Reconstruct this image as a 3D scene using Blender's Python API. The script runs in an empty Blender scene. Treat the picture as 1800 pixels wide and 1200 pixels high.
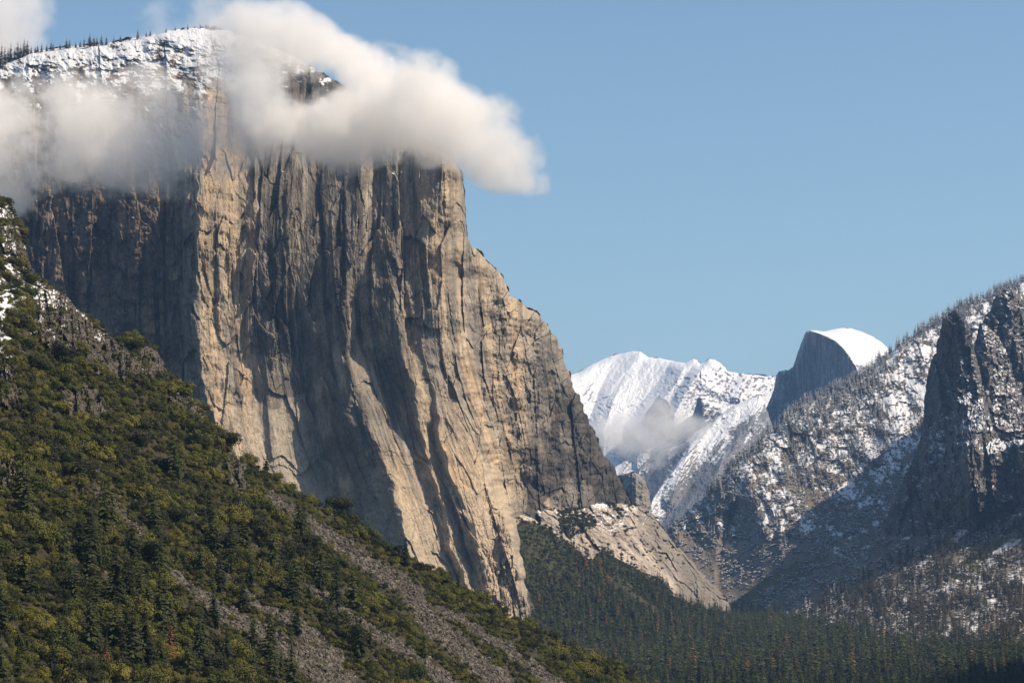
import bpy, math, random
import numpy as np
from mathutils import Vector

C = bpy.context.scene.collection
scene = bpy.context.scene
# ------------------------------------------------------------------ camera, sky, sun, exposure
F = 4300.0; HOR = 978.0; CX = 900.0; ZC = 160.0
PITCH = math.atan((HOR - 600.0) / F)
cam = bpy.data.cameras.new('camera'); camo = bpy.data.objects.new('camera', cam); C.objects.link(camo)
cam.sensor_width = 36.0; cam.lens = F * 36.0 / 1800.0
camo.location = (0, 0, ZC); camo.rotation_euler = (math.pi / 2 + PITCH, 0, 0)
cam.clip_start = 1.0; cam.clip_end = 200000.0
scene.camera = camo

SUN_AZ, SUN_EL = math.radians(100), math.radians(48)      # azimuth clockwise from the view direction (+Y)
world = bpy.data.worlds.new('World'); scene.world = world; world.use_nodes = True
wt = world.node_tree; wt.nodes.clear()
sky = wt.nodes.new('ShaderNodeTexSky'); sky.sky_type = 'NISHITA'; sky.sun_disc = False
sky.sun_elevation = SUN_EL; sky.sun_rotation = SUN_AZ
sky.altitude = 900; sky.air_density = 1.0; sky.dust_density = 2.4; sky.ozone_density = 1.5
bg = wt.nodes.new('ShaderNodeBackground'); bg.inputs[1].default_value = 0.103
wo = wt.nodes.new('ShaderNodeOutputWorld')
tn = wt.nodes.new('ShaderNodeMix'); tn.data_type = 'RGBA'; tn.blend_type = 'MULTIPLY'; tn.inputs[0].default_value = 1.0; tn.inputs[7].default_value = (0.93, 1.03, 1.0, 1)
wt.links.new(sky.outputs[0], tn.inputs[6]); wt.links.new(tn.outputs[2], bg.inputs[0]); wt.links.new(bg.outputs[0], wo.inputs[0])
sl = bpy.data.lights.new('sun', 'SUN'); sl.energy = 5.0; sl.angle = math.radians(0.5); sl.color = (1.0, 0.84, 0.65)
so = bpy.data.objects.new('sun', sl); C.objects.link(so)
sdir = Vector((math.sin(SUN_AZ) * math.cos(SUN_EL), math.cos(SUN_AZ) * math.cos(SUN_EL), math.sin(SUN_EL)))
so.rotation_euler = sdir.to_track_quat('Z', 'Y').to_euler(); so.location = (3000, -500, 3000)
scene.view_settings.view_transform = 'Standard'; scene.view_settings.look = 'None'
scene.view_settings.gamma = 1.0; scene.view_settings.exposure = 0.34
scene.render.engine = 'CYCLES'
cy = scene.cycles
cy.max_bounces = 12; cy.diffuse_bounces = 2; cy.glossy_bounces = 1; cy.transmission_bounces = 1
cy.volume_bounces = 10; cy.transparent_max_bounces = 6
cy.use_denoising = True

# ------------------------------------------------------------------ noise in numpy
_rs = np.random.RandomState(7)
_perm = np.concatenate([_rs.permutation(1024)] * 2)
_ang = _rs.rand(1024) * 2 * np.pi
_gx, _gy = np.cos(_ang), np.sin(_ang)
_rv = _rs.rand(4, 1024)
def gn(x, y, seed=0):
    x = np.asarray(x, float) + seed * 37.31; y = np.asarray(y, float) + seed * 17.77
    xi = np.floor(x); yi = np.floor(y); xf = x - xi; yf = y - yi
    xi = xi.astype(np.int64) & 1023; yi = yi.astype(np.int64) & 1023
    def h(a, b): return _perm[(a + _perm[b & 1023]) & 1023]
    def g(a, b, fx, fy):
        k = h(a & 1023, b); return _gx[k] * fx + _gy[k] * fy
    u = xf * xf * xf * (xf * (xf * 6 - 15) + 10); v = yf * yf * yf * (yf * (yf * 6 - 15) + 10)
    a = g(xi, yi, xf, yf); b = g(xi + 1, yi, xf - 1, yf); c = g(xi, yi + 1, xf, yf - 1); d = g(xi + 1, yi + 1, xf - 1, yf - 1)
    return ((a + u * (b - a)) + v * ((c + u * (d - c)) - (a + u * (b - a)))) * 1.5
def fbm(x, y, oct=5, seed=0, gain=0.5, lac=2.03):
    s = 0; a = 1.0
    for o in range(oct):
        s = s + a * gn(x, y, seed + o * 3); x = x * lac; y = y * lac; a *= gain
    return s
def ridged(x, y, oct=4, seed=0, gain=0.5):
    s = 0; a = 1.0
    for o in range(oct):
        s = s + a * (1 - 2 * np.abs(gn(x, y, seed + o * 3))); x = x * 2.03; y = y * 2.03; a *= gain
    return s
def plates(x, y, seed=0, tilt=0.8):
    """faceted plates: each Voronoi cell has its own level and its own tilt; returns the level field and the distance to the cell border"""
    x = np.asarray(x, float) + seed * 11.3; y = np.asarray(y, float) + seed * 7.9
    xi = np.floor(x).astype(np.int64); yi = np.floor(y).astype(np.int64)
    best = np.full(x.shape, 9.0); sec = np.full(x.shape, 9.0); val = np.zeros(x.shape)
    for i in (-1, 0, 1):
        for j in (-1, 0, 1):
            a = xi + i; b = yi + j
            k = _perm[((a & 1023) + _perm[(b + seed * 5) & 1023]) & 1023]
            cx = a + 0.15 + 0.7 * _rv[0][k]; cyy = b + 0.15 + 0.7 * _rv[1][k]
            ddx = x - cx; ddy = y - cyy; d = np.sqrt(ddx * ddx + ddy * ddy)
            v = (_rv[2][k] - 0.5) + tilt * ((_rv[3][k] - 0.5) * 2 * ddx + (_rv[2][(k * 7) & 1023] - 0.5) * 2 * ddy)
            m = d < best
            sec = np.where(m, best, np.minimum(sec, d)); val = np.where(m, v, val); best = np.where(m, d, best)
    return val, sec - best
def vnoise3(shape, cells, rng):
    """smooth random field on a 3-D grid: a coarse random lattice blown up by spline weights"""
    def wm(n, c):
        t = np.linspace(0, c - 1e-6, n); i = t.astype(int); f = t - i; M = np.zeros((n, c + 3))
        w = [(1 - f) ** 3 / 6, (3 * f ** 3 - 6 * f ** 2 + 4) / 6, (-3 * f ** 3 + 3 * f ** 2 + 3 * f + 1) / 6, f ** 3 / 6]
        for k in range(4): M[np.arange(n), i + k] += w[k]
        return M.astype(np.float32)
    a = rng.normal(size=[c + 3 for c in cells]).astype(np.float32)
    for ax in range(3):
        a = np.moveaxis(np.tensordot(wm(shape[ax], cells[ax]), a, axes=(1, ax)), 0, ax)
    return a * 1.9
def fbm3(shape, ext, scale, oct, rng, gain=.55):
    s = 0; am = 1.0
    for o in range(oct):
        s = s + am * vnoise3(shape, [max(1, int(round(e / scale * 2 ** o))) for e in ext], rng); am *= gain
    return s
def sst(a, b, x):
    t = np.clip((x - a) / (b - a), 0, 1); return t * t * (3 - 2 * t)
def tps(pts):
    P = np.array([(p[0] / 100., p[1] / 100.) for p in pts]); V = np.array([p[2] for p in pts], float)
    n = len(P)
    def U(r2): return np.where(r2 > 1e-9, r2 * np.log(np.maximum(r2, 1e-9)) * 0.5, 0)
    K = U(((P[:, None] - P[None]) ** 2).sum(-1)) + 0.02 * np.eye(n)
    Q = np.hstack([np.ones((n, 1)), P]); A = np.zeros((n + 3, n + 3)); A[:n, :n] = K; A[:n, n:] = Q; A[n:, :n] = Q.T
    w = np.linalg.solve(A, np.concatenate([V, np.zeros(3)]))
    def f(x, y):
        x = np.asarray(x, float) / 100.; y = np.asarray(y, float) / 100.
        s = w[n] + w[n + 1] * x + w[n + 2] * y
        for i in range(n): s = s + w[i] * U((x - P[i, 0]) ** 2 + (y - P[i, 1]) ** 2)
        return s
    return f
def poly_dist(x, y, pl):
    d = np.full(np.shape(x), 1e9)
    for (x0, y0), (x1, y1) in zip(pl[:-1], pl[1:]):
        vx, vy = x1 - x0, y1 - y0; L = vx * vx + vy * vy + 1e-9
        t = np.clip(((x - x0) * vx + (y - y0) * vy) / L, 0, 1)
        d = np.minimum(d, np.hypot(x - x0 - t * vx, y - y0 - t * vy))
    return d
def in_poly(x, y, pl):
    c = np.zeros(np.shape(x), bool); n = len(pl)
    for i in range(n):
        x0, y0 = pl[i]; x1, y1 = pl[(i + 1) % n]
        if y0 == y1: continue
        c ^= ((y0 > y) != (y1 > y)) & (x < (x1 - x0) * (y - y0) / (y1 - y0) + x0)
    return c
_cp, _sp = math.cos(PITCH), math.sin(PITCH)
def ray(px, py):
    """bearing (x per metre of depth) and rise (z per metre of depth) of a direction seen at px, py"""
    X = (np.asarray(px, float) - CX) / F; Y = -(np.asarray(py, float) - 600.0) / F
    den = _cp - Y * _sp
    return X / den, (_sp + Y * _cp) / den
def W(px, py, D):
    u, e = ray(px, py); return np.stack([u * D, D + 0 * u, ZC + e * D], -1)

# ------------------------------------------------------------------ objects
def tag(o, label=None, cat=None, group=None, kind=None):
    if label: o['label'] = label
    if cat: o['category'] = cat
    if group: o['group'] = group
    if kind: o['kind'] = kind
    return o
def mesh_np(name, V, Fq, mats, attrs=None, parent=None, smooth=False, mat_idx=None):
    me = bpy.data.meshes.new(name)
    V = np.asarray(V, np.float32); Fq = np.asarray(Fq, np.int32); k = Fq.shape[1]
    me.vertices.add(len(V)); me.vertices.foreach_set('co', V.ravel())
    me.loops.add(Fq.size); me.loops.foreach_set('vertex_index', Fq.ravel())
    me.polygons.add(len(Fq)); me.polygons.foreach_set('loop_start', np.arange(0, Fq.size, k, dtype=np.int32))
    if mat_idx is not None: me.polygons.foreach_set('material_index', np.asarray(mat_idx, np.int32))
    me.polygons.foreach_set('use_smooth', np.full(len(Fq), smooth))
    me.update(calc_edges=True)
    for n, a in (attrs or {}).items():
        if a.ndim == 1:
            at = me.attributes.new(n, 'FLOAT', 'POINT'); at.data.foreach_set('value', a.astype(np.float32))
        else:
            at = me.attributes.new(n, 'FLOAT_COLOR', 'POINT')
            at.data.foreach_set('color', np.hstack([a, np.ones((len(a), 1))]).astype(np.float32).ravel())
    for m in (mats if isinstance(mats, (list, tuple)) else [mats]): me.materials.append(m)
    o = bpy.data.objects.new(name, me); C.objects.link(o)
    if parent: o.parent = parent
    return o

SHEETS = {}
def sheet(name, top, bot, depth, mat, step=1.3, rough=1.2, attrs=None, rnd=(40, 1.5), back=(60, 200, 500, 1100), pull=(500, 900),
          label=None, cat=None, kind='structure', smooth=False, rows_extra=None, seed=0):
    """A mountain: its near side follows depth(px,py) metres, rounded away at its outline `top`, with a far side behind it."""
    top = np.array(top, float)
    seg = np.hypot(np.diff(top[:, 0]), np.diff(top[:, 1])); L = np.concatenate([[0], np.cumsum(seg)])
    n = int(L[-1] / step) + 2; s = np.linspace(0, L[-1], n)
    xt = np.interp(s, L, top[:, 0]); yt = np.interp(s, L, top[:, 1])
    w = fbm(s / 14, s * 0, 4, seed + 91) * rough * 2 + fbm(s / 60, s * 0, 2, seed + 5) * rough * 2
    tx = np.gradient(xt); ty = np.gradient(yt); tl = np.hypot(tx, ty)
    xt = xt + w * ty / tl * 0.8; yt = yt - w * tx / tl
    if callable(bot): yb = bot(xt)
    else: yb = np.full(n, float(bot))
    yb = np.maximum(yb, yt + 3)
    m = int(np.max(yb - yt) / step) + 2
    t = np.linspace(0, 1, m)[:, None]
    X = np.repeat(xt[None], m, 0); Y = yt[None] + (yb - yt)[None] * t
    D = depth(X, Y)
    if rnd:
        R, k = rnd
        d = poly_dist(X, Y, [tuple(p) for p in top])
        q = np.clip(1 - d / R, 0, 1); D = D + k * R * (1 - np.sqrt(np.maximum(1 - q * q * 0.98, 0)))
    V = W(X, Y, D).reshape(-1, 3)
    at = {kk: vv.reshape(-1) if vv.ndim == 2 else vv.reshape(-1, 3) for kk, vv in (attrs(X, Y, D) if attrs else {}).items()}
    # far side
    bk = []; fr = [0.004, 0.02, 0.08, 0.25]
    for i, b in enumerate(back):
        f = fr[i]
        bx = xt + (pull[0] - xt) * f; by = yt + (pull[1] - yt) * f + 1.0 * (i + 1)
        bk.append(W(bx, by, D[0] + b))
    bk = bk[::-1]
    nb = len(bk)
    V = np.vstack([np.vstack(bk).reshape(-1, 3), V])
    for kk in at:
        a = at[kk]; firstrow = a[:n]; at[kk] = np.concatenate([np.concatenate([firstrow] * nb), a])
    M = m + nb
    idx = np.arange(M * n).reshape(M, n)
    a, b, c, d_ = idx[:-1, :-1], idx[1:, :-1], idx[1:, 1:], idx[:-1, 1:]
    Fq = np.stack([a, b, c, d_], -1).reshape(-1, 4)
    o = mesh_np(name, V, Fq, mat, at, smooth=smooth)
    tag(o, label, cat, kind=kind)
    SHEETS[name] = (X, Y, D)
    return o

def knots(rows):
    """rows: {y: [(x, offset), ...]}, same number of knots in each; returns a function of (px,py)"""
    ys = sorted(rows); A = np.array([rows[y] for y in ys], float)
    y0, y1 = ys[0], ys[-1]
    gy = np.arange(int(y0) - 5, int(y1) + 6); gx = np.arange(-160, 1401)
    img = np.zeros((len(gy), len(gx)))
    for i, y in enumerate(gy):
        xs = [np.interp(y, ys, A[:, k, 0]) for k in range(A.shape[1])]; ds = [np.interp(y, ys, A[:, k, 1]) for k in range(A.shape[1])]
        img[i] = np.interp(gx, xs, ds)
    def f(X, Y):
        fx = np.clip(X + 160, 0, len(gx) - 1.001); fy = np.clip(Y - gy[0], 0, len(gy) - 1.001)
        ix = fx.astype(int); iy = fy.astype(int); tx = fx - ix; ty = fy - iy
        return (img[iy, ix] * (1 - tx) + img[iy, ix + 1] * tx) * (1 - ty) + (img[iy + 1, ix] * (1 - tx) + img[iy + 1, ix + 1] * tx) * ty
    return f

# ------------------------------------------------------------------ materials
def mat(name):
    m = bpy.data.materials.new(name); m.use_nodes = True; nt = m.node_tree; nt.nodes.clear()
    out = nt.nodes.new('ShaderNodeOutputMaterial'); b = nt.nodes.new('ShaderNodeBsdfPrincipled')
    nt.links.new(b.outputs[0], out.inputs[0]); b.inputs['Roughness'].default_value = 0.9
    b.inputs['Specular IOR Level'].default_value = 0.15
    return m, nt, b
def N(nt, t, **k):
    n = nt.nodes.new(t)
    for a, v in k.items(): setattr(n, a, v)
    return n
def mixc(nt, fac, a, b, blend='MIX'):
    n = nt.nodes.new('ShaderNodeMix'); n.data_type = 'RGBA'; n.blend_type = blend
    for i, v in ((0, fac), (6, a), (7, b)):
        if hasattr(v, 'is_linked') or isinstance(v, bpy.types.NodeSocket): nt.links.new(v, n.inputs[i])
        else: n.inputs[i].default_value = v if i == 0 else (*v, 1)
    return n.outputs[2]
def noise(nt, vec, scale, detail=4, rough=0.55, dist=0.0):
    n = nt.nodes.new('ShaderNodeTexNoise'); n.inputs['Scale'].default_value = scale; n.inputs['Detail'].default_value = detail
    n.inputs['Roughness'].default_value = rough; n.inputs['Distortion'].default_value = dist
    nt.links.new(vec, n.inputs['Vector']); return n.outputs[0]
def ramp(nt, v, a, b, lo=0.0, hi=1.0):
    n = nt.nodes.new('ShaderNodeMapRange'); n.interpolation_type = 'SMOOTHSTEP'
    n.inputs[1].default_value = a; n.inputs[2].default_value = b; n.inputs[3].default_value = lo; n.inputs[4].default_value = hi
    nt.links.new(v, n.inputs[0]); return n.outputs[0]
def math_(nt, op, a, b=None):
    n = nt.nodes.new('ShaderNodeMath'); n.operation = op
    for i, v in ((0, a), (1, b)):
        if v is None: continue
        if isinstance(v, bpy.types.NodeSocket): nt.links.new(v, n.inputs[i])
        else: n.inputs[i].default_value = v
    return n.outputs[0]
def mapping(nt, scale):
    tc = nt.nodes.new('ShaderNodeTexCoord'); mp = nt.nodes.new('ShaderNodeMapping'); mp.inputs['Scale'].default_value = scale
    nt.links.new(tc.outputs['Object'], mp.inputs[0]); return mp.outputs[0]
def attr(nt, name, out=2):
    n = nt.nodes.new('ShaderNodeAttribute'); n.attribute_name = name; return n.outputs[out]
def normal_z(nt):
    g = nt.nodes.new('ShaderNodeNewGeometry'); s = nt.nodes.new('ShaderNodeSeparateXYZ')
    nt.links.new(g.outputs['Normal'], s.inputs[0]); return s.outputs[2]
def bump(nt, b, h, dist, strength=1.0):
    n = nt.nodes.new('ShaderNodeBump'); n.inputs['Distance'].default_value = dist; n.inputs['Strength'].default_value = strength
    nt.links.new(h, n.inputs['Height']); nt.links.new(n.outputs[0], b.inputs['Normal'])

def rock_material(name, size=1.0, bumpd=1.5, snowcol=(0.74, 0.745, 0.76)):
    """vertex colour 'tint' = the rock's own colour with its stains, 'snow' = how much snow lies here; snow settles on what is level enough"""
    m, nt, b = mat(name)
    v = mapping(nt, (1 / size, 1 / size, 1 / size))
    vs = mapping(nt, (1 / size, 1 / size, 0.3 / size))
    tint = attr(nt, 'tint', 0)
    n1 = noise(nt, v, 0.35, 6, 0.65); n2 = noise(nt, vs, 0.22, 5, 0.6)
    t1 = ramp(nt, n1, 0.3, 0.7, 0.72, 1.22); t2 = ramp(nt, n2, 0.3, 0.7, 0.84, 1.14)
    f = math_(nt, 'MULTIPLY', t1, t2)
    vm = nt.nodes.new('ShaderNodeVectorMath'); vm.operation = 'SCALE'; nt.links.new(tint, vm.inputs[0]); nt.links.new(f, vm.inputs[3])
    sn = noise(nt, v, 0.12, 8, 0.7)
    nz = normal_z(nt)
    a = math_(nt, 'ADD', nz, math_(nt, 'MULTIPLY', math_(nt, 'SUBTRACT', sn, 0.5), 1.1))
    a = math_(nt, 'ADD', a, attr(nt, 'snow', 2))
    sm = ramp(nt, a, 0.935, 1.085)
    col = mixc(nt, sm, vm.outputs[0], snowcol)
    nt.links.new(col, b.inputs['Base Color'])
    h = math_(nt, 'ADD', noise(nt, v, 0.5, 6, 0.65), math_(nt, 'MULTIPLY', sm, 0.25))
    bump(nt, b, h, bumpd)
    return m
M_CLIFF = rock_material('cliff_granite', 1.0, 2.2)
M_FAR = rock_material('far_granite', 3.5, 7.0)
M_MID = rock_material('mid_granite', 1.6, 3.5)

def shear(X, Y):
    """the big buttresses lean to the right as they come down: sheet x with that lean taken out"""
    g = 0.16 + 0.20 * sst(430, 690, X) * (1 - sst(840, 1000, X)) - 0.02 * sst(900, 960, X)
    return X - g * 60 * np.log1p(np.exp((Y - 610) / 60)) * (X > -400)
def cliff_relief(X, Y, s=1.0, seed=0, vert=1.0):
    """slabbed, jointed granite: metres of depth offset"""
    Xs = shear(X, Y)
    wx = Xs + 7 * fbm(X / 170, Y / 300, 2, seed + 1) + 0.8 * fbm(X / 20, Y / 26, 3, seed + 2)
    wy = Y + 50 * gn(X / 46, Y / 400, seed + 4) + 4 * fbm(X / 12, Y / 30, 2, seed + 5)
    amp = 0.12 + 1.2 * sst(-.5, .6, fbm(X / 100, Y / 120, 4, seed + 6))
    r = 6 * fbm(wx / 80, wy / (900 * vert), 2, seed + 7, 0.5)
    r = r + 1.6 * ridged(wx / 30, wy / (700 * vert), 2, seed + 9) * amp
    r = r + 0.9 * ridged(wx / 10, wy / (260 * vert), 3, seed + 12, 0.6) * amp
    p, e = plates(wx / 66, wy / 330, seed + 1, 1.5); r = r + 19 * p
    p, e = plates(wx / 36, wy / 130, seed + 2, 1.6); r = r + 9 * p + 1.6 * (e < 0.02)
    p, e = plates((wx - .5 * wy) / 40, wy / 60, seed + 13, 1.5); r = r + 5 * p * amp
    p, e = plates(wx / 15, wy / 95, seed + 3, 1.6); r = r + 3.6 * p * amp + 1.0 * (e < 0.035)
    p, e = plates(wx / 7, wy / 34, seed + 6, 1.5); r = r + 1.5 * p * amp
    p, e = plates(wx / 3.6, wy / 11, seed + 8, 1.5); r = r + 0.6 * p
    r = r + 0.9 * fbm(X / 7, Y / 12, 4, seed + 20, 0.6)
    return r * s

def col(*c): return np.array(c)
def lerp3(a, b, t): return a[..., :] * (1 - t[..., None]) + b * t[..., None]
def granite_tint(X, Y, warm, dark, seed=0):
    """warm, dark: fields 0..1. grey granite, tan where fresh, near-black water streaks; dark also carries painted shade"""
    Xo = X; X = shear(X, Y) + 1.5 * fbm(X / 24, Y / 40, 2, seed + 48)
    base = np.ones(X.shape + (3,)) * col(0.235, 0.205, 0.18)
    g = sst(-0.5, 0.6, fbm(X / 90, Y / 200, 4, seed + 31)); base = lerp3(base, col(0.33, 0.28, 0.235), g)
    st = sst(0.0, 0.75, fbm(X / 16, Y / 420, 4, seed + 33, 0.6) + 0.25 * fbm(X / 60, Y / 120, 3, seed + 34))
    tan = sst(0.25, 1.0, warm + 0.45 * fbm(X / 22, Y / 330, 4, seed + 36))
    base = lerp3(base, col(0.50, 0.375, 0.262), tan * 0.85)
    orange = sst(0.55, 1.0, warm + 0.55 * fbm(X / 9, Y / 300, 3, seed + 39)) * sst(0.0, 0.6, fbm(X / 60, Y / 100, 3, seed + 40))
    base = lerp3(base, col(0.48, 0.31, 0.18), orange * 0.6)
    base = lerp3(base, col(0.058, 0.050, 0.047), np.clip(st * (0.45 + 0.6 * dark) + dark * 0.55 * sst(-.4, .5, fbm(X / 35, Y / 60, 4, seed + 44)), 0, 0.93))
    thin_ = sst(.25, .6, fbm(X / 5.5, Y / 260, 3, seed + 50, .6)) * sst(-.2, .4, fbm(X / 70, Y / 90, 3, seed + 51))
    base = lerp3(base, col(0.075, 0.065, 0.06), thin_ * .62)
    wht = sst(.35, .7, fbm(X / 6, Y / 200, 3, seed + 54, .6)) * sst(0, .5, fbm(X / 60, Y / 90, 3, seed + 55))
    base = lerp3(base, col(0.55, 0.49, 0.42), wht * .45)
    fine = 1 + 0.22 * fbm(X / 5, Y / 22, 3, seed + 46)
    return base * fine[..., None]

# ------------------------------------------------------------------ the great cliff
EL_TOP = [(-420, 215), (-170, 150), (-60, 125), (0, 108), (50, 92), (110, 83), (190, 76), (240, 66), (300, 53), (350, 48), (400, 53), (440, 66),
          (520, 100), (600, 150), (680, 205), (750, 250), (795, 278), (812, 305), (818, 350), (821, 415), (829, 430), (845, 444), (856, 459), (869, 470), (884, 485), (891, 503), (898, 521), (911, 526), (926, 541), (943, 548), (954, 560),
          (972, 581), (982, 593), (982, 606), (988, 612), (992, 636), (1001, 655), (1008, 682), (1019, 697), (1030, 724), (1055, 782), (1085, 830), (1108, 880), (1125, 930), (1160, 1010), (1210, 1100)]
kn = knots({
    -20: [(-170, 150), (330, 16), (350, 14), (430, 26), (450, 24), (530, 22), (600, 12), (625, 4), (660, 24), (700, -4), (720, 10), (738, -2), (775, 24), (892, 300), (1000, 620), (1105, 950), (1300, 1500)],
    230: [(-170, 175), (322, 18), (350, 2), (428, 38), (450, 24), (530, 22), (600, 11), (625, 3), (660, 24), (700, -5), (720, 10), (738, -2), (776, 25), (892, 300), (1000, 620), (1105, 950), (1300, 1500)],
    420: [(-170, 190), (330, 20), (350, -12), (430, 45), (450, 22), (530, 22), (600, 10), (625, 2), (660, 24), (700, -6), (720, 10), (738, -2), (778, 26), (892, 300), (1000, 620), (1105, 950), (1300, 1500)],
    540: [(-170, 190), (325, 20), (345, -12), (430, 42), (445, 22), (530, 34), (600, 14), (628, 40), (650, 30), (690, -2), (735, 22), (745, 14), (790, 46), (892, 300), (1000, 620), (1105, 950), (1300, 1500)],
    620: [(-170, 180), (330, 16), (350, -15), (430, 35), (440, 26), (535, 50), (605, 15), (640, 52), (660, 38), (712, -5), (745, 16), (752, 10), (800, 48), (892, 305), (1000, 625), (1105, 955), (1300, 1500)],
    700: [(-170, 170), (345, 10), (365, -22), (450, 30), (470, 28), (540, 58), (622, -16), (690, 42), (705, 25), (733, -20), (758, 2), (765, -3), (812, 42), (892, 310), (1000, 630), (1105, 960), (1300, 1500)],
    760: [(-170, 160), (360, 2), (380, -32), (460, 20), (480, 22), (552, 56), (648, -48), (718, 14), (724, 6), (740, -18), (756, -4), (772, -20), (826, 25), (892, 320), (1000, 640), (1105, 970), (1300, 1500)],
    850: [(-170, 140), (370, -12), (400, -52), (480, -2), (500, -2), (583, 42), (690, -82), (746, -30), (752, -36), (768, -62), (784, -46), (800, -68), (850, -20), (886, 335), (1000, 650), (1105, 985), (1300, 1500)],
    950: [(-170, 120), (380, -42), (410, -82), (490, -30), (520, -28), (606, 8), (716, -124), (778, -66), (782, -70), (792, -90), (812, -74), (828, -98), (897, -48), (913, 360), (1000, 660), (1105, 990), (1300, 1500)],
    1100: [(-170, 100), (400, -90), (430, -125), (520, -75), (560, -68), (645, -30), (760, -172), (825, -106), (828, -110), (840, -132), (858, -112), (872, -140), (935, -95), (950, 380), (1010, 680), (1110, 1000), (1300, 1500)]})
# cracks and flakes: pixel polylines with width and depth (metres), lit ramp on their left, shadowed wall on their right
def crack(pl, w, dpt, lit):
    return (pl, w, dpt, lit)
CRK = [([(645, 555), (655, 575), (668, 600), (676, 640), (690, 700), (702, 750)], 16, 16, 30),
       ([(625, 592), (632, 570), (648, 556), (668, 552)], 7, 12, 12),
       ([(505, 560), (520, 640), (545, 720), (560, 800), (590, 880)], 9, 8, 40),
       ([(620, 690), (630, 730), (655, 790), (668, 830)], 14, 14, 20),
       ([(655, 800), (675, 870), (690, 930), (705, 985)], 10, 12, 26),
       ([(757, 745), (765, 790), (782, 835), (802, 872), (815, 905)], 9, 16, 20),
       ([(735, 800), (760, 850), (775, 890), (790, 915)], 7, 12, 16),
       ([(815, 905), (822, 940), (836, 985), (845, 1040)], 15, 20, 24),
       ([(838, 950), (860, 990), (875, 1020), (885, 1060)], 8, 12, 14),
       ([(838, 640), (850, 700), (862, 760), (876, 820), (886, 880)], 5, 10, 16),
       ([(690, 470), (705, 510), (716, 560), (722, 620)], 12, 14, 22),
       ([(800, 452), (806, 480), (812, 498)], 10, 14, 14),
       ([(470, 420), (478, 480), (470, 545), (500, 590)], 9, 11, 26),
       ([(380, 470), (378, 540), (384, 610)], 6, 10, 16),
       ([(560, 330), (566, 420), (562, 520)], 6, 9, 30), ([(600, 320), (606, 420), (598, 560)], 6, 10, 25),
       ([(650, 330), (655, 420), (648, 520)], 7, 9, 25), ([(500, 330), (498, 400), (512, 500)], 5, 8, 25),
       ([(730, 310), (728, 380), (742, 470), (738, 540)], 7, 12, 18), ([(775, 300), (782, 380), (778, 440)], 5, 9, 15),
       ([(960, 640), (966, 720), (975, 800)], 6, 7, 20),
       ([(870, 540), (868, 620), (880, 700)], 5, 9, 20), ([(895, 610), (905, 650), (900, 700)], 6, 12, 14),
       ([(1000, 700), (1010, 760), (1030, 830)], 6, 8, 20)]
def crack_relief(X, Y, L=CRK, wob=2.2):
    r = 0 * X
    xw = X + wob * fbm(X / 30, Y / 30, 3, 61) + 1.5 * fbm(X / 6, Y / 8, 2, 62)
    for pl, w, dp, lit in L:
        ys = [p[1] for p in pl]; xs = [p[0] for p in pl]
        xc = np.interp(Y, ys, xs); y0, y1 = ys[0], ys[-1]
        fade = sst(y0 - 12, y0 + 25, Y) * (1 - sst(y1 - 25, y1 + 12, Y))
        s = xw - xc
        prof = np.where(s < 0, np.clip(1 + s / lit, 0, 1) ** 1.6, np.clip(1 - s / w, 0, 1))
        r = r + dp * prof * fade
    return r
def el_depth(X, Y):
    dS = poly_dist(X, Y, EL_TOP)
    cr = sst(120, 250, Y); wob = 9 * fbm(X / 70, Y / 60, 4, 3) + 7 * fbm(X / 20, Y / 34, 3, 6) * (1 - sst(380, 470, X))
    D = 3790 + kn(X + wob, Y) * cr + (1 - cr) * (50 + .3 * (350 - X) * (X < 350) + 2.2 * np.clip(X - 600, 0, 900))
    D = D - 0.16 * (Y - 300)
    snowy = 1 - sst(150, 330, Y + 0.25 * (X - 200) * (X > 440))          # the crown of the cliff lies back
    yt = np.interp(X, [p[0] for p in EL_TOP], [p[1] for p in EL_TOP])
    back = 60 * np.log1p(np.exp((235 - (Y - yt)) / 60))
    crown = back * 1.3 * (1 - sst(380, 700, X)) + back * 0.55 * sst(380, 560, X) * (1 - sst(700, 800, X))
    D = D + crown
    D = D + crack_relief(X, Y)
    k = 1.0 - 0.45 * snowy + 0.15 * sst(650, 780, X) - .35 * sst(850, 930, X)
    side = sst(820, 900, X); blocky = .62 * side * (8 * plates(X / 11, Y / 26, 14, 1.5)[0] + 4.5 * plates(X / 5, Y / 9, 15, 1.5)[0] + 14 * plates((X + .5 * Y) / 30, Y / 40, 16, 1.4)[0])
    rough = cliff_relief(X, Y, 1.0, 0)
    lump = 9 * fbm(X / 42, Y / 30, 5, 71, 0.55) + 5 * ridged(X / 60, Y / 34, 3, 73)
    k2 = 1 - 0.55 * sst(520, 700, Y) * sst(340, 400, X) * (1 - .7 * sst(735, 790, X))
    return D + blocky + rough * k * (1 - 0.6 * snowy) * k2 + lump * snowy + (5 * fbm(X / 30, Y / 34, 5, 77) + 3 * ridged(X / 16, Y / 18, 3, 78)) * (1 - sst(270, 345, X))
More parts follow.
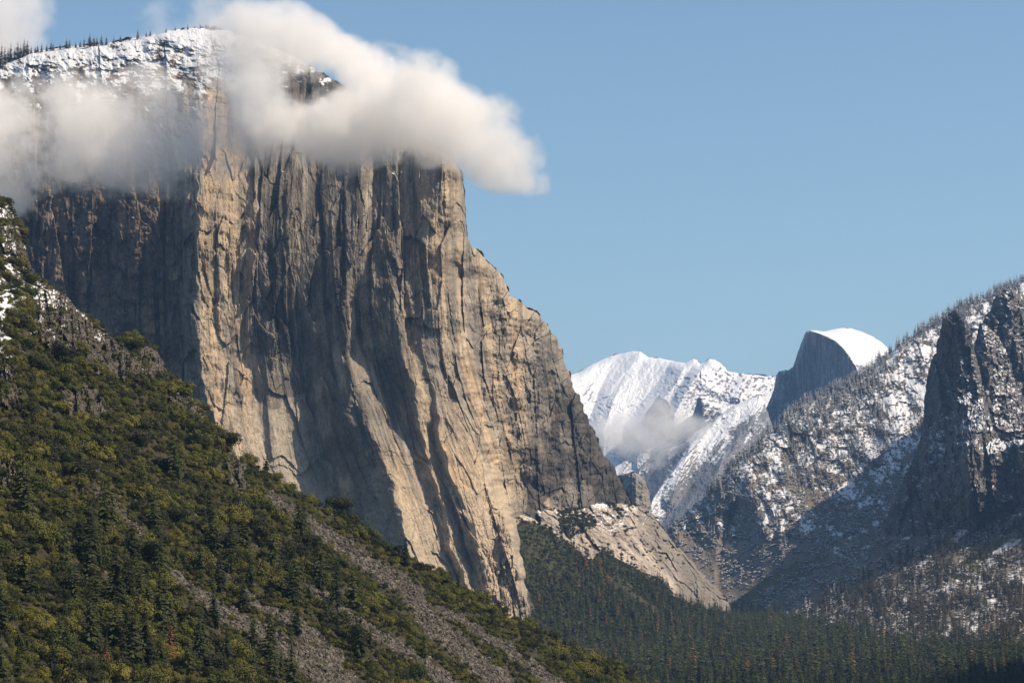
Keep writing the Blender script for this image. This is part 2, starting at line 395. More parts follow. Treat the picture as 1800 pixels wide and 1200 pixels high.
def el_attrs(X, Y, D):
    xw = X + 12 * fbm(X / 50, Y / 90, 3, 81); yw = Y + 12 * fbm(X / 40, Y / 40, 3, 82)
    warm = 0.15 + 0.55 * sst(330, 365, xw) * (1 - sst(425, 470, xw)) + 0.48 * sst(600, 780, xw) * (1 - sst(900, 1010, xw)) 
    warm = warm + 0.35 * sst(700, 900, yw) * (xw > 400) * (1 - sst(880, 920, xw))
    dark = 1.0 * (1 - sst(300, 350, xw)) + 0.62 * sst(428, 470, xw) * (1 - sst(600, 720, xw)) * (1 - sst(560, 760, yw)) + .3 * sst(350, 400, xw) * (1 - sst(700, 820, xw)) * (1 - sst(330, 480, yw))  # left face and top below the clouds darkened: shade painted into the rock
    dark = dark + .55 * np.exp(-(poly_dist(xw, yw, [(560, 760), (600, 860), (640, 950)]) / 34) ** 2) + .4 * np.exp(-(poly_dist(xw, yw, [(650, 580), (690, 660), (722, 760)]) / 22) ** 2)  # shade painted along the left-facing recess and gully walls
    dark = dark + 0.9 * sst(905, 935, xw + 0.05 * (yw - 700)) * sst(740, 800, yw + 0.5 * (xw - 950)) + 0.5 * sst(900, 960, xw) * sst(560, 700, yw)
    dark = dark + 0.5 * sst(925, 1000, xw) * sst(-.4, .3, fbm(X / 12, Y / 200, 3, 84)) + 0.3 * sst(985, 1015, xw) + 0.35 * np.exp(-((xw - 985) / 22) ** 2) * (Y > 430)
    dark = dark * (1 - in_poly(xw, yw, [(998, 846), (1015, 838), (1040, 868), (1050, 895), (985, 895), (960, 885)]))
    pale = in_poly(xw, yw, [(410, 720), (540, 700), (600, 900), (400, 900)]) * 0.5 + sst(780, 950, yw) * (xw > 640) * (xw < 930) * .55
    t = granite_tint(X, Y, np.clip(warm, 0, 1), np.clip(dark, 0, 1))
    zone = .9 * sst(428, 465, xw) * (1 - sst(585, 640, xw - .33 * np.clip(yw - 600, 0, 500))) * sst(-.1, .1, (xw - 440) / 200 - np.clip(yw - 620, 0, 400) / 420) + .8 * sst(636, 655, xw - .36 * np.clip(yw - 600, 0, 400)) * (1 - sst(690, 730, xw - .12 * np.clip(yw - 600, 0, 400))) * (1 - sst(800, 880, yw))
    zone = np.clip(zone * sst(-.7, .2, fbm(X / 34, Y / 110, 4, 90)), 0, 1); t = t * (1 - .48 * zone[..., None])  # broad darkening, with the gully wall's shade painted in
    xr = xw + 10 * fbm(X / 16, Y / 16, 3, 86)
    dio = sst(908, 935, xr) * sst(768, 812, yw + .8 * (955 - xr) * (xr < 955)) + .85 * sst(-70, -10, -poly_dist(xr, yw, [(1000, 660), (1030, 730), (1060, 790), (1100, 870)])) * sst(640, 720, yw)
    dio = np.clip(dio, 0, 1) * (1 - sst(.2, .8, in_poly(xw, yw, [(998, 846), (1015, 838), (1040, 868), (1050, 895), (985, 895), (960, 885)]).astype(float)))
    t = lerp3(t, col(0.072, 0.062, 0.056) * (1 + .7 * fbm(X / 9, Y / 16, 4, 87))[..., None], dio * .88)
    t = lerp3(t, col(0.50, 0.42, 0.34) * (0.9 + 0.15 * fbm(X / 30, Y / 120, 3, 88))[..., None], np.clip(pale, 0, 0.8))
    crown = 0.76 - .76 * sst(95, 205, Y + 0.30 * np.clip(X - 420, 0, 400) + 24 * fbm(X / 60, Y / 40, 3, 89))
    snow = -0.35 + 1.05 * crown + 0.12 * (1 - sst(300, 520, Y)) * (X < 700) + 0.46 * fbm(X / 24, Y / 18, 5, 83, .65)
    t = t * (1 - (1 - sst(270, 360, xw))[..., None] * (1 - col(.60, .53, .47))) * col(1.0, 1.0, .92)  # left face darkened and warmed: its grazing-light shade put into the colour
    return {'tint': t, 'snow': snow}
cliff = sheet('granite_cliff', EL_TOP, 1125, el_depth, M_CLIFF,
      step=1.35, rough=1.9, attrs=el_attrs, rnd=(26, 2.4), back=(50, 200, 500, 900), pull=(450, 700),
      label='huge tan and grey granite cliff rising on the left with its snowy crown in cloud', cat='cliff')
#SPLIT
# ------------------------------------------------------------------ valley floor
def ground_z(y): return 30.0 * np.clip((np.asarray(y, float) - 2500) / 4500, 0, 1)
def soil_material():
    m, nt, b = mat('forest_soil'); v = mapping(nt, (1, 1, 1))
    c = mixc(nt, noise(nt, v, 0.03, 6, 0.6), (0.010, 0.012, 0.006), (0.026, 0.024, 0.013)); nt.links.new(c, b.inputs['Base Color']); return m
M_SOIL = soil_material()
gx = np.concatenate([[-40000, -15000], np.linspace(-6000, 6000, 60), [15000, 40000]]); gy = np.concatenate([[-3000, 0], np.linspace(800, 9000, 83), [15000, 25000, 60000]])
GX, GY = np.meshgrid(gx, gy); GZ = ground_z(GY) + 2.5 * fbm(GX / 300, GY / 300, 3, 5)
idx = np.arange(GX.size).reshape(GX.shape)
ground = mesh_np('ground', np.stack([GX, GY, GZ], -1).reshape(-1, 3), np.stack([idx[:-1, :-1], idx[:-1, 1:], idx[1:, 1:], idx[1:, :-1]], -1).reshape(-1, 4), M_SOIL, smooth=True)
tag(ground, kind='structure')

# ------------------------------------------------------------------ slope and slab to the right of the cliff's foot
LOW_TOP = [(878, 905), (920, 897), (950, 893), (985, 889), (1040, 884), (1105, 886), (1128, 889), (1145, 898), (1160, 922), (1176, 940), (1200, 968), (1222, 992), (1245, 1018), (1262, 1034), (1276, 1050), (1284, 1068), (1290, 1100), (1296, 1130)]
lowD = tps([(870, 900, 3990), (890, 905, 4020), (1000, 890, 4330), (1105, 888, 4660), (1284, 1066, 5000), (1290, 1100, 4900), (925, 1062, 3880), (900, 980, 3960), (1000, 950, 4260), (1000, 1050, 4040), (1100, 980, 4430), (1100, 1060, 4220), (1200, 1060, 4560), (1000, 1110, 3900), (1100, 1110, 4050), (1200, 1110, 4350), (870, 1100, 3800)])
SLABP = [(895, 908), (960, 925), (1010, 968), (1040, 985), (1060, 965), (1090, 985), (1130, 1005), (1165, 1030), (1200, 1060), (1240, 1072), (1310, 1085), (1320, 870), (1000, 860), (870, 880)]
def low_depth(X, Y):
    m = in_poly(X, Y, SLABP).astype(float)
    r = 12 * fbm(X / 60, Y / 50, 4, 101) + (5 * ridged((X + Y * 0.35) / 26, (Y - X * 0.5) / 70, 4, 103) + 16 * plates((X - .75 * Y) / 34, Y / 40, 21, 1.4)[0] + 8 * plates((X - .75 * Y) / 14, Y / 20, 22, 1.5)[0] + 4 * plates((X - .75 * Y) / 6, Y / 7, 23, 1.5)[0] + 2 * fbm(X / 6, Y / 6, 3, 106)) * m
    butt = 28 * (0.5 + fbm(X / 15, Y / 60, 3, 105)) * sst(1015, 1045, Y + 0.1 * (X - 1200)) * sst(1150, 1180, X)
    return lowD(X, Y) + r + butt
def low_attrs(X, Y, D):
    m = sst(0.5, 0.6, in_poly(X, Y, SLABP).astype(float))
    xw = X + 8 * fbm(X / 20, Y / 20, 3, 111); yw = Y + 6 * fbm(X / 20, Y / 20, 3, 112)
    g = np.ones(X.shape + (3,)) * col(0.36, 0.30, 0.245) * (1 + 0.5 * fbm((X - .75 * Y) / 16, Y / 40, 5, 113, .65))[..., None]
    edge = sst(-70, -5, -(poly_dist(X, Y, LOW_TOP[6:]))) * (X > 1120)
    g = lerp3(g, col(0.20, 0.175, 0.15), np.clip(edge * 0.8 + sst(1020, 1050, yw) * sst(1160, 1200, xw) * 0.7 + (xw > 1190) * (yw > 975) * 0.3, 0, .9))
    veg = np.ones(X.shape + (3,)) * col(0.05, 0.05, 0.022) * (1 + 0.4 * fbm(X / 20, Y / 20, 4, 114))[..., None]
    t = g * m[..., None] + veg * (1 - m[..., None])
    snow = -0.62 + 0.78 * np.exp(-(((yw - 905) / 45) ** 2)) * (xw > 890) * (xw < 1140) * m + 0.25 * np.exp(-(poly_dist(X, Y, [(1040, 880), (1075, 930)]) / 22) ** 2) + 0.28 * fbm(X / 14, Y / 14, 4, 115)
    return {'tint': t, 'snow': snow}
lower = sheet('granite_slab', LOW_TOP, 1150, low_depth, M_CLIFF, step=1.35, rough=1.4, attrs=low_attrs, rnd=(16, 2.0), back=(60, 200, 400, 700), pull=(950, 1150),
      label='pale sloping granite slab dusted with snow below the right foot of the cliff', cat='rock slab', seed=3)
# the wooded foot under the cliff, left of the prow
foot = sheet('hill', [(-400, 700), (-100, 730), (200, 770), (420, 830), (560, 925), (640, 962), (700, 988), (770, 1010), (840, 1037), (880, 1050), (925, 1064), (960, 1082), (1020, 1110), (1080, 1135)], 1190,
      lambda X, Y: tps([(-400, 700, 3620), (200, 770, 3650), (-400, 1180, 2900), (420, 830, 3690), (700, 985, 3640), (925, 1062, 3700), (700, 1060, 3420), (925, 1110, 3500), (1080, 1135, 3700), (700, 1160, 3200), (1080, 1180, 3400), (500, 1100, 3200)])(X, Y) + 8 * fbm(X / 50, Y / 40, 4, 121),
      M_SOIL, step=4, rough=1.0, rnd=(14, 1.5), back=(50, 100, 180, 300), pull=(700, 1100), seed=4)

# ------------------------------------------------------------------ far snow mountains
def far_relief(X, Y, seed, amp=1.0, blk=1.0):
    xr = X + .75 * Y; yr = Y - .75 * X
    r = 85 * fbm(xr / 60, yr / 160, 6, seed, 0.42) + 26 * ridged(xr / 40, yr / 120, 4, seed + 3, .5)
    r = r + blk * (26 * plates(xr / 16, yr / 30, seed + 4)[0] + 11 * plates(xr / 7, yr / 12, seed + 5)[0])
    r = r + 9 * fbm(X / 6, Y / 5, 3, seed + 12)
    return r * amp
def far_attrs(base, snow, seed, fields=None):
    def f(X, Y, D):
        t = np.ones(X.shape + (3,)) * col(*base) * (1 + 0.3 * fbm(X / 12, Y / 40, 4, seed + 8))[..., None]
        s = snow - .06 + 0.30 * fbm((X + .75 * Y) / 24, (Y - .75 * X) / 60, 5, seed + 9, .6)
        if fields: s, t = fields(X, Y, s, t)
        return {'tint': t, 'snow': s + 0 * X}
    return f
CR_TOP = [(940, 700), (990, 662), (1015, 655), (1040, 641), (1075, 625), (1098, 619), (1112, 616), (1126, 618), (1140, 628), (1162, 629), (1180, 633), (1205, 638), (1213, 633), (1219, 630), (1226, 633), (1231, 640), (1238, 637), (1246, 631), (1256, 632), (1266, 638), (1274, 645), (1278, 652), (1300, 656), (1330, 658), (1362, 662), (1400, 690), (1450, 740)]
crD = tps([(940, 700, 15600), (1110, 616, 17400), (1250, 632, 16400), (1362, 662, 16000), (1450, 740, 15500), (1040, 780, 15300), (1150, 760, 15000), (1300, 740, 14900), (1100, 880, 13500), (1250, 900, 13000), (1020, 700, 16000), (1200, 690, 15700)])
def ridge_lines(X, Y, L):
    r = 0 * X
    for pl, wl, wr, h in L:
        d = poly_dist(X, Y, pl); xs = [p[0] for p in pl]; ys = [p[1] for p in pl]
        o = np.argsort(ys); xr = np.interp(Y, np.array(ys)[o], np.array(xs)[o])
        left = X < xr
        r = r - h * np.where(left, np.clip(1 - d / wl, 0, 1), np.clip(1 - d / wr, 0, 1))
    return r
CR_L = [([(1126, 618), (1100, 660), (1080, 700), (1060, 760)], 30, 70, 260), ([(1205, 640), (1190, 670), (1150, 720), (1120, 760)], 26, 80, 300),
        ([(1246, 632), (1225, 660), (1205, 690), (1185, 730)], 16, 60, 220), ([(1232, 672), (1260, 690), (1300, 700)], 12, 30, 100)]
def cr_fields(X, Y, s, t):
    trees = sst(0.15, 0.5, fbm(X / 7, Y / 5, 3, 141)) * np.clip(np.exp(-(poly_dist(X, Y, [(1280, 655), (1320, 665), (1360, 665), (1330, 690), (1290, 700), (1250, 700), (1205, 697)]) / 14) ** 2) + np.exp(-(poly_dist(X, Y, [(1180, 680), (1230, 665), (1260, 665), (1310, 690)]) / 9) ** 2), 0, 1)
    s = s - 1.5 * trees
    s = s + 0.35 * (1 - sst(720, 820, Y)) - 0.5 * sst(1020, 1000, X) * sst(720, 760, Y)
    return s, t
cr = sheet('mountain', CR_TOP, 960, lambda X, Y: crD(X, Y) + far_relief(X, Y, 130, 1.0, .4) + ridge_lines(X, Y, CR_L), M_FAR, step=1.1, rough=.7,
      attrs=far_attrs((0.20, 0.19, 0.20), 0.28, 130, cr_fields), rnd=(14, 22), back=(500, 1500, 3000, 5000), pull=(1200, 900), label='long white snow mountain at the head of the valley, behind the low cloud', cat='mountain', seed=5)
# two dark-faced crags half way down it
sheet('crag', [(1112, 790), (1124, 760), (1133, 733), (1145, 708), (1152, 699), (1160, 696), (1170, 702), (1178, 716), (1184, 745), (1190, 790)], 850, lambda X, Y: 14500 - 12 * (X - 1168) * (X < 1168) + 9 * (X - 1168) * (X > 1168) + 1.3 * far_relief(X, Y, 150), M_FAR, step=1.1,
      rough=1.8, attrs=far_attrs((0.07, 0.07, 0.08), -.25, 150), rnd=(4, 8), back=(80, 200, 400, 600), pull=(1160, 850), label='dark pointed crag standing in the snow just behind the low valley cloud', cat='crag', seed=6)
sheet('crag', [(1206, 790), (1211, 752), (1217, 732), (1222, 714), (1226, 700), (1234, 701), (1250, 706), (1267, 713), (1275, 735), (1290, 790)], 850, lambda X, Y: 14300 - 12 * (X - 1234) * (X < 1234) + 9 * (X - 1234) * (X > 1234) + .8 * far_relief(X, Y, 160), M_FAR, step=1.1,
      rough=.5, attrs=far_attrs((0.10, 0.10, 0.11), -.3, 160, lambda X, Y, s, t: (s + 1.1 * sst(1230, 1240, X), t)), rnd=(7, 14), back=(80, 200, 400, 600), pull=(1240, 850), label='snow-topped wedge-shaped crag with a steep dark left face, below the twin knobs', cat='crag', seed=7)
# the ridges in front of it
mD = tps([(1040, 830, 12600), (1140, 800, 12300), (1240, 745, 12600), (1345, 690, 12900), (1420, 740, 12400), (1100, 950, 10800), (1200, 950, 10300), (1300, 900, 10500), (1400, 850, 11000), (1250, 820, 11600)])
M_L = [([(1345, 690), (1300, 712), (1262, 735), (1237, 765), (1207, 800), (1175, 838), (1150, 872), (1135, 910)], 26, 42, 330),
       ([(1330, 745), (1300, 765), (1272, 800), (1262, 830), (1240, 870), (1205, 920)], 40, 40, 260),
       ([(1228, 762), (1212, 790), (1196, 830), (1180, 880)], 20, 22, 150)]
def m_fields(X, Y, s, t):
    d1 = poly_dist(X - 14, Y, M_L[0][0])
    s = s + 0.75 * np.exp(-(d1 / 16) ** 2) - .35 * sst(790, 860, Y)
    return s, t
sheet('ridge', [(1040, 850), (1075, 838), (1110, 832), (1135, 812), (1165, 790), (1200, 780), (1218, 762), (1240, 748), (1262, 730), (1290, 712), (1320, 700), (1336, 693), (1344, 706), (1352, 730), (1362, 760), (1390, 800), (1420, 830), (1470, 860)], 1010, lambda X, Y: mD(X, Y) + far_relief(X, Y, 170, .75) + ridge_lines(X, Y, M_L), M_FAR, step=1.1,
      rough=.8, attrs=far_attrs((0.17, 0.165, 0.17), 0.08, 170, m_fields), rnd=(10, 14), back=(300, 900, 1500, 2200), pull=(1250, 950), label='snow-streaked rocky spur falling leftwards below the half dome', cat='ridge', seed=8)
# half dome
HD_TOP = [(1270, 830), (1300, 785), (1325, 755), (1342, 728), (1352, 705), (1360, 684), (1364, 660), (1369, 652), (1386, 650), (1394, 644), (1400, 628), (1405, 612), (1410, 598), (1414, 588), (1418, 582), (1426, 580), (1450, 582), (1463, 580), (1478, 576.5), (1495, 577), (1515, 583), (1535, 592), (1552, 603), (1570, 622), (1620, 680)]
HD_E = [(1424, 581), (1440, 586), (1455, 592), (1470, 600), (1485, 615), (1495, 630), (1505, 645), (1520, 700), (1530, 780)]
def hd_depth(X, Y):
    xe = np.interp(Y, [p[1] for p in HD_E], [p[0] for p in HD_E]) + 1.5 * fbm(X / 10, Y / 8, 2, 181)
    s = X - xe
    D = 12800 + np.where(s < 0, -5.0 * s, 7.0 * s + 0 * s)
    D = D - 3.0 * (Y - 640) * (s < 0) * 0.3 + np.where(s >= 0, 11 * np.clip(640 - Y, 0, 90), 0)
    D = D - 160 * np.exp(-((X - 1385) / 12) ** 2) * sst(640, 665, Y) + 70 * ridged(X / 9, Y / 14, 3, 189) * (X < 1404)
    gully = 1.5 * ridge_lines(X, Y, [([(1372, 652), (1374, 700), (1370, 760)], 10, 16, 130), ([(1402, 625), (1405, 680), (1400, 760)], 8, 30, 120), ([(1445, 640), (1450, 700), (1448, 760)], 14, 40, 60)])
    m = (s < 0)
    return D + gully * m + (30 * fbm(X / 7, Y / 90, 4, 183) + 25 * fbm(X / 40, Y / 40, 4, 184) + 16 * plates(X / 12, Y / 30, 31)[0]) * np.where(m, 1, .12) + 60 * fbm(X / 9, Y / 9, 4, 185) * (X < 1402)
def hd_fields(X, Y, s, t):
    xe = np.interp(Y, [p[1] for p in HD_E], [p[0] for p in HD_E])
    cap = sst(-2, 2, X - xe)
    st = sst(-.1, .5, fbm(X / 4, Y / 70, 4, 187, .6)); t = lerp3(t, col(.045, .045, .05), st * .75 * (1 - cap)); t = lerp3(t, col(.30, .25, .21), sst(.2, .6, fbm(X / 5, Y / 50, 3, 188)) * .5)
    s = np.where(cap > .5, .62 + .5 * fbm((X + Y) / 16, (Y - X) / 6, 4, 194, .6), -0.35 + .3 * (X < 1405) + 0.25 * fbm(X / 10, Y / 12, 4, 186) + .35 * sst(690, 740, Y) * (X < 1420) + .3 * sst(1370, 1340, X))
    return s, t
hd = sheet('granite_dome', HD_TOP, 900, hd_depth, M_FAR, step=.9, rough=.35, attrs=far_attrs((0.25, 0.23, 0.215), 0, 180, hd_fields), rnd=(9, 20), back=(300, 700, 1200, 2000), pull=(1470, 800),
      label='half dome with a sheer dark face and smooth snow-covered back on the skyline', cat='rock dome', seed=9)
# rounded cliff peeping out behind the great cliff
sheet('rock_dome', [(1060, 850), (1085, 838), (1100, 831), (1112, 829), (1124, 834), (1134, 845), (1141, 862), (1144, 885), (1148, 930), (1155, 980)], 1010, lambda X, Y: 7000 + 2.2 * np.abs(X - 1118) + 14 * fbm(X / 20, Y / 26, 5, 191) + 12 * plates(X / 14, Y / 26, 33)[0], M_MID, step=1.1, rough=.8,
      attrs=far_attrs((0.27, 0.24, 0.21), .12, 190, lambda X, Y, s, t: (s - .9 * sst(1125, 1140, X) - .5 * sst(850, 900, Y), t)), rnd=(14, 3), back=(80, 200, 400, 600), pull=(1080, 980), label='small rounded snow-flecked cliff peeping out behind the right edge of the great cliff', cat='rock dome', seed=10)

# ------------------------------------------------------------------ the snowy hill on the right
RH_TOP = [(1165, 960), (1180, 925), (1200, 905), (1230, 880), (1262, 845), (1290, 818), (1320, 790), (1345, 762), (1372, 742), (1395, 722), (1410, 708), (1450, 695), (1500, 668), (1550, 628), (1600, 592), (1650, 560), (1700, 534), (1750, 512), (1800, 495), (1850, 500), (1900, 560), (1960, 660)]
rhD = tps([(1165, 960, 6500), (1290, 818, 6700), (1410, 708, 7000), (1550, 628, 7350), (1700, 534, 7700), (1960, 450, 8200), (1200, 1000, 6350), (1285, 1050, 6000), (1400, 1050, 5550), (1500, 1050, 5000), (1640, 1050, 4560), (1800, 1060, 4420), (1960, 1060, 4380),
           (1330, 900, 6400), (1500, 850, 6500), (1500, 950, 5750), (1400, 940, 6100), (1590, 900, 5650), (1640, 950, 5150), (1700, 930, 5080), (1800, 892, 4990), (1900, 870, 4960), (1640, 1000, 4850), (1800, 1000, 4760), (1900, 1000, 4730), (1720, 965, 4960), (1820, 940, 4880),
           (1600, 700, 7000), (1960, 700, 6400), (1800, 700, 6800), (1200, 1090, 5700), (1400, 1110, 5000), (1500, 1110, 4450), (1650, 1110, 4180), (1900, 1110, 4080)])
def rh_depth(X, Y):
    xr = X - .35 * Y
    r = 42 * fbm(xr / 60, Y / 90, 5, 201) + 34 * ridged(xr / 55, Y / 140, 4, 203) + 26 * plates(xr / 34, Y / 26, 43, 1.4)[0]
    r = r + 9 * plates(X / 16, Y / 14, 41)[0] + 5 * plates(X / 7, Y / 6, 42)[0]
    # a short dark cliff in a hollow, and low cliffs at the left foot
    cl = ridge_lines(X, Y, [([(1385, 800), (1400, 850), (1435, 890), (1470, 915)], 14, 50, -90), ([(1290, 890), (1270, 960), (1262, 1040)], 10, 60, -60), ([(1372, 930), (1374, 985)], 6, 12, 35), ([(1340, 935), (1342, 1000)], 8, 20, 40)])
    low = sst(-25, 45, Y - np.interp(X, [1165, 1300, 1400, 1500, 1600, 1700, 1800], [960, 950, 930, 925, 925, 895, 870]))
    return rhD(X, Y) + (r + 8) * (.62 - .52 * low) + cl * (1 - .6 * low)
def rh_fields(X, Y, s, t):
    bands = sst(-.1, .45, fbm((X - .35 * Y) / 40, Y / 26, 5, 211, .6)); s = s + .05 - .36 * bands + 0.16 * (1 - sst(780, 860, Y)) - 0.30 * sst(900, 970, Y)
    t = lerp3(t, col(.21, .17, .135), sst(.1, .5, fbm(X / 30, Y / 24, 4, 213)) * .6)
    s = s - 0.4 * np.exp(-(poly_dist(X, Y, [(1400, 850), (1435, 880), (1470, 905)]) / 20) ** 2) - .5 * sst(1330, 1270, X) * sst(930, 960, Y)
    grass = sst(0.4, 0.6, in_poly(X + 10 * fbm(X / 20, Y / 20, 3, 207), Y + 8 * fbm(X / 20, Y / 20, 3, 208), [(1290, 1060), (1340, 1020), (1400, 985), (1460, 975), (1430, 1005), (1370, 1040), (1340, 1070)]).astype(float) + in_poly(X, Y, [(1660, 1010), (1700, 980), (1760, 945), (1765, 955), (1720, 1000), (1690, 1020)]))
    t = lerp3(t, col(0.09, 0.085, 0.03), grass); s = s - .5 * grass
    chute = in_poly(X + 2 * fbm(X / 5, Y / 5, 2, 209), Y, [(1730, 1003), (1738, 975), (1765, 955), (1795, 945), (1790, 955), (1768, 967), (1752, 985), (1738, 1003)])
    s = np.where(chute, 1.0, s)
    return s, t
rh = sheet('hillside', RH_TOP, 1130, rh_depth, M_MID, step=1.2, rough=1.0, attrs=far_attrs((0.17, 0.14, 0.11), 0.26, 200, rh_fields), rnd=(20, 5), back=(200, 600, 1200, 2500), pull=(1500, 1000),
      label='steep snow-dusted hillside with scattered trees rising to the right', cat='hillside', seed=11)
# spires
def spire_attrs(seed, s0=-.25):
    def f(X, Y, D):
        t = np.ones(X.shape + (3,)) * col(0.12, 0.108, 0.10) * (1 + 0.35 * fbm(X / 10, Y / 50, 5, seed))[..., None]
        t = lerp3(t, col(0.19, 0.13, 0.09), sst(0.2, 0.9, fbm(X / 14, Y / 70, 3, seed + 2)) * .5)
        s = s0 + .22 + .35 * fbm(X / 22, Y / 22, 4, seed + 4)
        if seed == 240: s = s + .7 * np.exp(-(poly_dist(X, Y, [(1735, 790), (1760, 780), (1790, 774), (1960, 766)]) / 9) ** 2) + .3 * np.exp(-(poly_dist(X, Y, [(1650, 760), (1620, 860)]) / 22) ** 2) + .25 * sst(1680, 1700, X) * (Y < 760)
        return {'tint': t, 'snow': s}
    return f
def spire_relief(X, Y, seed):
    wx = X - .12 * Y + 4 * fbm(X / 50, Y / 90, 3, seed) + 1.5 * fbm(X / 9, Y / 9, 3, seed + 8)
    return 14 * fbm(wx / 30, Y / 120, 5, seed + 1) + 6 * ridged(wx / 26, Y / 120, 3, seed + 3) + 26 * plates(wx / 24, Y / 52, seed + 5, 1.4)[0] + 30 * plates(wx / 50, Y / 130, seed + 9, 1.6)[0] + 15 * plates(wx / 10, Y / 17, seed + 6, 1.5)[0] + 6 * plates(wx / 4.5, Y / 6, seed + 7, 1.5)[0]
sheet('rock_wall', [(1700, 640), (1715, 600), (1730, 560), (1742, 540), (1752, 522), (1765, 512), (1780, 510), (1800, 520), (1825, 560), (1860, 700)], 1010,
      lambda X, Y: 6050 - 1.1 * (Y - 540) + 0.6 * (X - 1760) + ridge_lines(X, Y, [([(1768, 512), (1790, 580), (1800, 640)], 30, 60, 60)]) + 1.6 * spire_relief(X, Y, 221), M_MID, step=1.2, rough=1.5, attrs=spire_attrs(220, -.05), rnd=(16, 4), back=(100, 250, 450, 700), pull=(1850, 950), label='broad dark rock wall streaked with snow at the right edge, behind the spires', cat='rock wall', seed=12)
sheet('rock_spire', [(1690, 800), (1703, 690), (1710, 640), (1716, 600), (1724, 572), (1734, 566), (1744, 580), (1756, 592), (1768, 612), (1778, 640), (1790, 690), (1820, 760), (1850, 860)], 1020,
      lambda X, Y: 5650 - 1.0 * (Y - 580) + np.where(X < 1736, -2.2, 1.4) * (X - 1736) + 1.3 * spire_relief(X, Y, 231), M_MID, step=1.2, rough=1.8, attrs=spire_attrs(230, .0), rnd=(14, 4), back=(60, 160, 300, 500), pull=(1780, 950), label='lower snow-flecked rock spire just right of the tallest dark spire', cat='rock spire', seed=13)
SP_TOP = [(1540, 960), (1560, 905), (1578, 862), (1600, 815), (1618, 770), (1624, 720), (1630, 660), (1636, 634), (1646, 622), (1650, 600), (1655, 570), (1661, 552), (1668, 546), (1680, 543), (1688, 550), (1698, 560), (1706, 578), (1712, 610), (1722, 650), (1734, 700), (1744, 745), (1760, 775), (1790, 770), (1815, 768), (1840, 790), (1870, 830), (1960, 870)]
spk = tps([(1540, 960, 5650), (1620, 770, 5560), (1680, 545, 5450), (1725, 660, 5520), (1700, 800, 5250), (1600, 900, 5420), (1650, 940, 5180), (1700, 935, 5100), (1800, 900, 4980), (1800, 772, 5080), (1960, 760, 5000), (1960, 920, 4800), (1560, 950, 5500), (1700, 1000, 5050), (1900, 1000, 4750)])
sheet('rock_spire', SP_TOP, 1000, lambda X, Y: spk(X, Y) + ridge_lines(X, Y, [([(1680, 546), (1684, 620), (1690, 700), (1700, 780), (1704, 860)], 85, 70, 150), ([(1655, 560), (1655, 640), (1650, 720), (1630, 820)], 20, 20, 35), ([(1700, 780), (1706, 850), (1712, 930)], 12, 30, 45), ([(1790, 770), (1800, 830), (1800, 900)], 40, 40, 40)]) + spire_relief(X, Y, 241), M_MID, step=1.15, rough=1.6,
      attrs=spire_attrs(240, -.2), rnd=(10, 3), back=(50, 130, 240, 400), pull=(1700, 950), label='tallest dark rock spire with a sheer shadowed left face above the snowy trees', cat='rock spire', seed=14)

# ------------------------------------------------------------------ the near slope on the left
LS_TOP = [(-400, 190), (-170, 290), (-60, 320), (0, 345), (14, 350), (24, 372), (36, 402), (46, 440), (52, 472), (72, 492), (96, 510), (118, 522), (140, 545), (165, 560), (185, 582), (205, 602), (228, 622), (236, 604), (252, 600), (272, 612), (284, 632), (296, 655), (318, 680), (345, 705), (362, 735), (385, 760), (408, 785), (420, 805), (440, 812), (465, 830), (500, 856), (560, 888), (600, 903), (650, 945), (700, 978), (760, 1002), (800, 1030), (850, 1060), (900, 1088), (950, 1110), (1000, 1140), (1060, 1165), (1110, 1185), (1160, 1215), (1260, 1260)]
OUT = [[(5, 370), (30, 400), (50, 470), (60, 475), (40, 455), (10, 440), (0, 420)], [(60, 505), (130, 525), (160, 575), (150, 615), (85, 610), (60, 575)], [(150, 572), (195, 585), (240, 628), (256, 672), (225, 668), (190, 655), (155, 640)], [(235, 603), (285, 618), (305, 672), (262, 662)],
       [(112, 685), (170, 688), (196, 755), (160, 750), (120, 730)], [(400, 785), (428, 800), (430, 870), (412, 868), (402, 830)], [(0, 630), (20, 640), (34, 700), (20, 720), (0, 700)], [(300, 690), (350, 715), (365, 760), (330, 730)], [(0, 800), (25, 810), (20, 850), (0, 850)]]
TAL = [([(476, 876), (520, 903), (560, 932), (640, 985), (720, 1040), (750, 1092), (800, 1132), (870, 1192), (900, 1230)], 13, 26), ([(770, 1070), (815, 1095), (870, 1130), (950, 1185), (1000, 1225)], 9, 14),
       ([(170, 866), (190, 888), (215, 905), (240, 932), (265, 955)], 11, 8), ([(290, 1000), (340, 1040), (390, 1080), (450, 1112), (520, 1150), (590, 1195), (620, 1230)], 9, 34), ([(368, 978), (385, 1000), (398, 1012)], 8, 8), ([(428, 1040), (455, 1070), (520, 1092), (545, 1120), (590, 1160)], 7, 18),
       ([(535, 1030), (600, 1075), (660, 1115), (740, 1165), (800, 1215)], 7, 17), ([(600, 1072), (650, 1108)], 8, 10), ([(500, 1150), (590, 1190)], 14, 14)]
def talus_field(X, Y, grow=1.0):
    xw = X + 7 * fbm(X / 18, Y / 18, 3, 301); yw = Y + 7 * fbm(X / 18, Y / 18, 3, 302)
    f = 0 * X
    for pl, w0, w1 in TAL:
        t = np.clip((X - pl[0][0]) / (pl[-1][0] - pl[0][0]), 0, 1); w = (w0 + (w1 - w0) * t) * .80 * grow
        f = np.maximum(f, 1 - sst(.85, 1.15, poly_dist(xw, yw, pl) / w))
    return f
